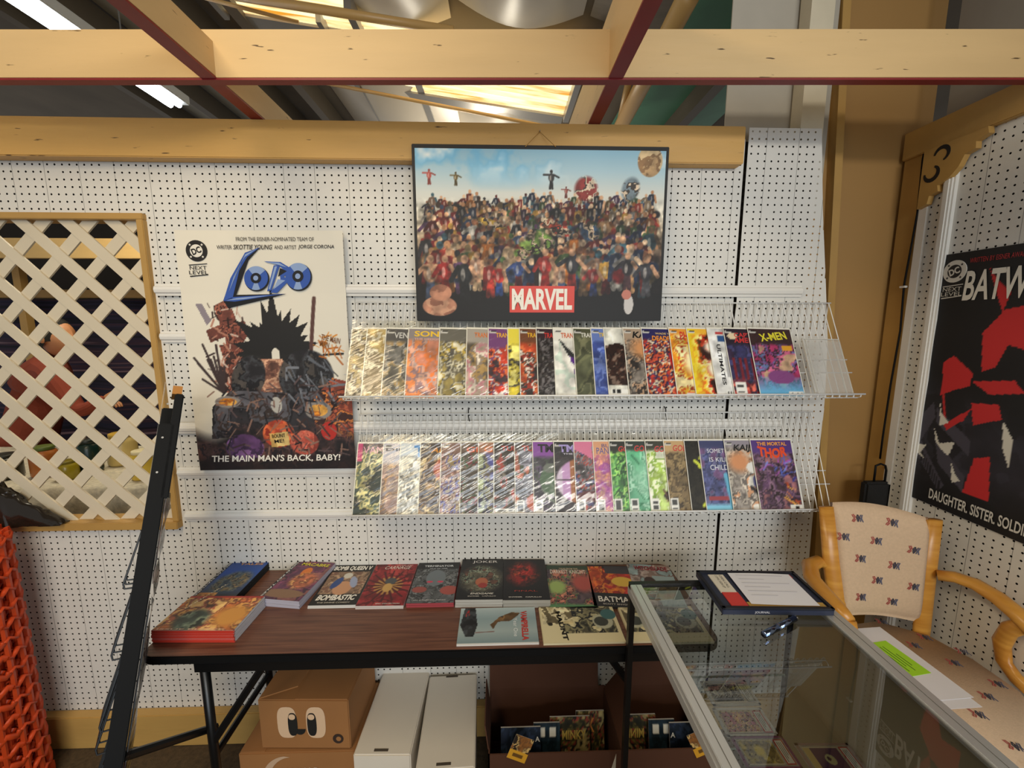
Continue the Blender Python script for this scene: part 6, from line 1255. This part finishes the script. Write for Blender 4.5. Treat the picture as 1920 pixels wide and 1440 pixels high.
# lace table with jars
bt = empty('lace_table', T(0, 0, 0), label='table with white lace runner over a dark red cloth behind the lattice', cat='table')
zt2 = 1.02
MB().box((-3.4, 0.30, zt2-0.03), (-1.33, 0.95, zt2)).make('table_top', M_TAN2, bt)
for x in (-3.3, -1.45):
    for y in (0.36, 0.88): MB().box((x, y, 0), (x+0.05, y+0.05, zt2-0.03)).make('leg', M_TAN2, bt)
MB().grid(lambda u, v: (-3.4+2.07*u, 0.285+0.015*math.sin(u*50)*(1-v), 0.25+(zt2-0.25)*v), 70, 6).make('red_skirt', mat('dark_red_cloth', '6b1a22', 0.9, var=0.3, vscale=6), bt, smooth=True)
M_LACE = mat('lace_cloth', 'e0d6bd', 0.9, var=0.35, vscale=45, bump=0.6, bscale=90)
MB().grid(lambda u, v: (-3.42+2.1*u, 0.26+0.7*max(0, v-0.25)/0.75 if v > 0.25 else 0.26+0.012*math.sin(u*60), zt2+0.004 if v > 0.25 else zt2+0.004-0.14*(0.25-v)/0.25*(0.8+0.25*abs(math.sin(u*75)))), 120, 8).make('lace_runner', M_LACE, bt, smooth=True)
def jar(px, py, Y, r, h, c, label, lid=None, name='jar', rough=0.25):
    p = onY(px, py, Y); rt = empty(name, T(p.x, p.y, zt2+0.006), label=label, cat=name.replace('_', ' '))
    MB().lathe([(r*0.9, 0), (r, 0.01), (r, h*0.72), (r*0.82, h*0.85), (r*0.7, h*0.88)], 18).make('jar_body', mat('jar_'+c, c, rough), rt, smooth=True)
    MB().lathe([(r*0.75, h*0.88), (r*0.78, h*0.89), (r*0.78, h*0.99), (r*0.72, h)], 18).make('jar_lid', mat('lid_'+(lid or c), lid or c, 0.4), rt, smooth=True)
jar(232, 860, 0.62, 0.065, 0.17, 'd9c07a', 'large pale yellow jar behind the lattice near its right edge', 'c9a23c')
jar(168, 860, 0.5, 0.05, 0.17, '16302c', 'dark green jar behind the lattice', '1a2420')
jar(85, 870, 0.45, 0.055, 0.15, 'a8622c', 'orange and green jar behind the lattice', '5a6a2c')
jar(125, 880, 0.40, 0.045, 0.09, '9a8a1f', 'short olive yellow jar behind the lattice', '7c7018')
jar(268, 870, 0.40, 0.05, 0.14, 'e0bf4a', 'bright yellow jar behind the lattice beside the display rack', 'ece0b5')
jar(10, 870, 0.42, 0.06, 0.12, '33301f', 'dark squat jar at the left behind the lattice', '2a2a20')
# person behind the lattice, turned to the right, rust shirt, reaching over the table
def person():
    Y = 1.14
    P = lambda x, y, dy=0.0: onY(x, y, Y+dy)
    neck = P(98, 672); root_p = Vector((P(62, 800).x, Y, 0))
    r = empty('person', T(root_p.x, Y, 0), label='person in a rust red shirt reaching right, seen through the lattice', cat='person')
    inv = r.matrix_world.inverted(); Q = lambda v: inv @ v
    def skin(name, verts, edges, radii, m, sub=2, parent=r):
        me = bpy.data.meshes.new(name); me.from_pydata([tuple(v) for v in verts], edges, [])
        o = link(name, me, m, parent)
        o.modifiers.new('skin', 'SKIN'); 
        for k, rd in enumerate(radii):
            sv = me.skin_vertices[0].data[k]; sv.radius = rd if isinstance(rd, tuple) else (rd, rd); sv.use_root = (k == 0)
        ss = o.modifiers.new('smooth', 'SUBSURF'); ss.levels = sub; ss.render_levels = sub
        return o
    pel = Q(P(55, 905)); 
    pel = Vector((pel.x, 0, 0.93)); chest = Q(P(78, 735)); upc = Q(P(90, 700)); nk = Q(P(100, 668)); sh1 = Q(P(96, 702, -0.17)); sh2 = Q(P(96, 702, 0.17)); el1 = Q(P(150, 775, -0.2)); wr1 = Q(P(200, 745, -0.16)); el2 = Q(P(150, 770, 0.22)); wr2 = Q(P(195, 760, 0.14))
    kn1 = Vector((pel.x+0.03, -0.1, 0.48)); kn2 = Vector((pel.x+0.03, 0.1, 0.48)); an1 = Vector((pel.x, -0.1, 0.07)); an2 = Vector((pel.x, 0.1, 0.07)); toe1 = Vector((pel.x+0.14, -0.1, 0.035)); toe2 = Vector((pel.x+0.14, 0.1, 0.035)); hp1 = Vector((pel.x, -0.1, 0.88)); hp2 = Vector((pel.x, 0.1, 0.88))
    V = [pel, (pel+chest)/2, chest, upc, nk, sh1, el1, wr1, sh2, el2, wr2, hp1, kn1, an1, toe1, hp2, kn2, an2, toe2]
    E_ = [(0, 1), (1, 2), (2, 3), (3, 4), (3, 5), (5, 6), (6, 7), (3, 8), (8, 9), (9, 10), (0, 11), (11, 12), (12, 13), (13, 14), (0, 15), (15, 16), (16, 17), (17, 18)]
    RR = [(0.13, 0.15), (0.13, 0.14), (0.14, 0.15), (0.11, 0.13), 0.055, 0.07, 0.05, 0.034, 0.07, 0.05, 0.034, 0.09, 0.06, 0.042, 0.035, 0.09, 0.06, 0.042, 0.035]
    skin('body', V, E_, RR, mat('rust_shirt', '8a3a24', 0.9, var=0.15, vscale=5))
    sk = mat('skin_tone', 'c98a5c', 0.5)
    hc = nk+Vector((0.045, 0, 0.115))
    hd = MB(); NU, NV = 20, 16
    def head(u, v):
        th = 2*math.pi*u; ph = math.pi*v
        x, y, z = math.sin(ph)*math.cos(th), math.sin(ph)*math.sin(th), math.cos(ph)
        X_ = 0.098*x; Y_ = 0.076*y; Z_ = 0.118*z
        if z < 0: X_ += 0.02*(-z)*(1 if x > -0.2 else 0.3); Y_ *= 1-0.28*(-z)
        if x > 0.9 and abs(y) < 0.3 and -0.35 < z < 0.15: X_ += 0.02                      # nose
        if x > 0.75 and 0.12 < z < 0.3 and 0.2 < abs(y) < 0.6: X_ -= 0.008                # eye sockets
        return hc+Vector((X_, Y_, Z_))
    hd.grid(head, NU, NV); ho = hd.make('head', sk, r, smooth=True)
    for sy in (-1, 1):
        MB().lathe([(0.001, -0.03), (0.014, -0.02), (0.018, 0.0), (0.014, 0.022), (0.001, 0.032)], 10, hc+Vector((-0.012, sy*0.076, -0.005))).make('ear', sk, ho, smooth=True)
        MB().lathe([(0.001, -0.007), (0.007, 0), (0.001, 0.007)], 8, hc+Vector((0.088, sy*0.03, 0.022))).make('eye', flat('241a14', 0.3), ho)
    MB().box((hc.x+0.085, hc.y-0.022, hc.z-0.062), (hc.x+0.108, hc.y+0.022, hc.z-0.055)).make('mouth', flat('8a4a3a', 0.6), ho)
    MB().grid(lambda u, v: hc+Vector((-0.006, 0, 0.006))+Vector((0.106*math.sin(math.pi*v*0.56)*math.cos(2*math.pi*u)-(0.02*(v**2) if math.cos(2*math.pi*u) < 0 else 0.05*v*v*math.cos(2*math.pi*u)), 0.086*math.sin(math.pi*v*0.56)*math.sin(2*math.pi*u), 0.126*math.cos(math.pi*v*(0.56 if math.cos(2*math.pi*u) > 0.2 else 0.70)))), 24, 10).make('hair', mat('dark_hair', '1d1a12', 0.8, bump=0.5, bscale=120), r, smooth=True)
    # hands: palm and five fingers each
    for wq, eq, sy in ((wr1, el1, -1), (wr2, el2, 1)):
        d = (wq-eq).normalized(); side = Vector((0, 0, 1)).cross(d).normalized()*sy; up = d.cross(side)
        pv = [wq-d*0.01, wq+d*0.045, wq+d*0.085]
        skin('hand', pv, [(0, 1), (1, 2)], [(0.026, 0.020), (0.036, 0.017), (0.036, 0.015)], sk, 1)
        for j, l in enumerate((0.062, 0.074, 0.07, 0.055)):
            b0_ = wq+d*0.085+side*(0.026-0.0175*j); down = Vector((0, 0, -1))
            skin('finger', [b0_-d*0.012, b0_+d*l*0.42, b0_+d*l*0.7+down*0.018, b0_+d*l*0.82+down*0.036], [(0, 1), (1, 2), (2, 3)], [0.009, 0.0088, 0.008, 0.007], sk, 1)
        b0_ = wq+d*0.03+side*0.026
        skin('thumb', [b0_, b0_+side*0.022+d*0.026, b0_+side*0.028+d*0.058+Vector((0, 0, -0.012))], [(0, 1), (1, 2)], [0.012, 0.010, 0.008], sk, 1)
person()
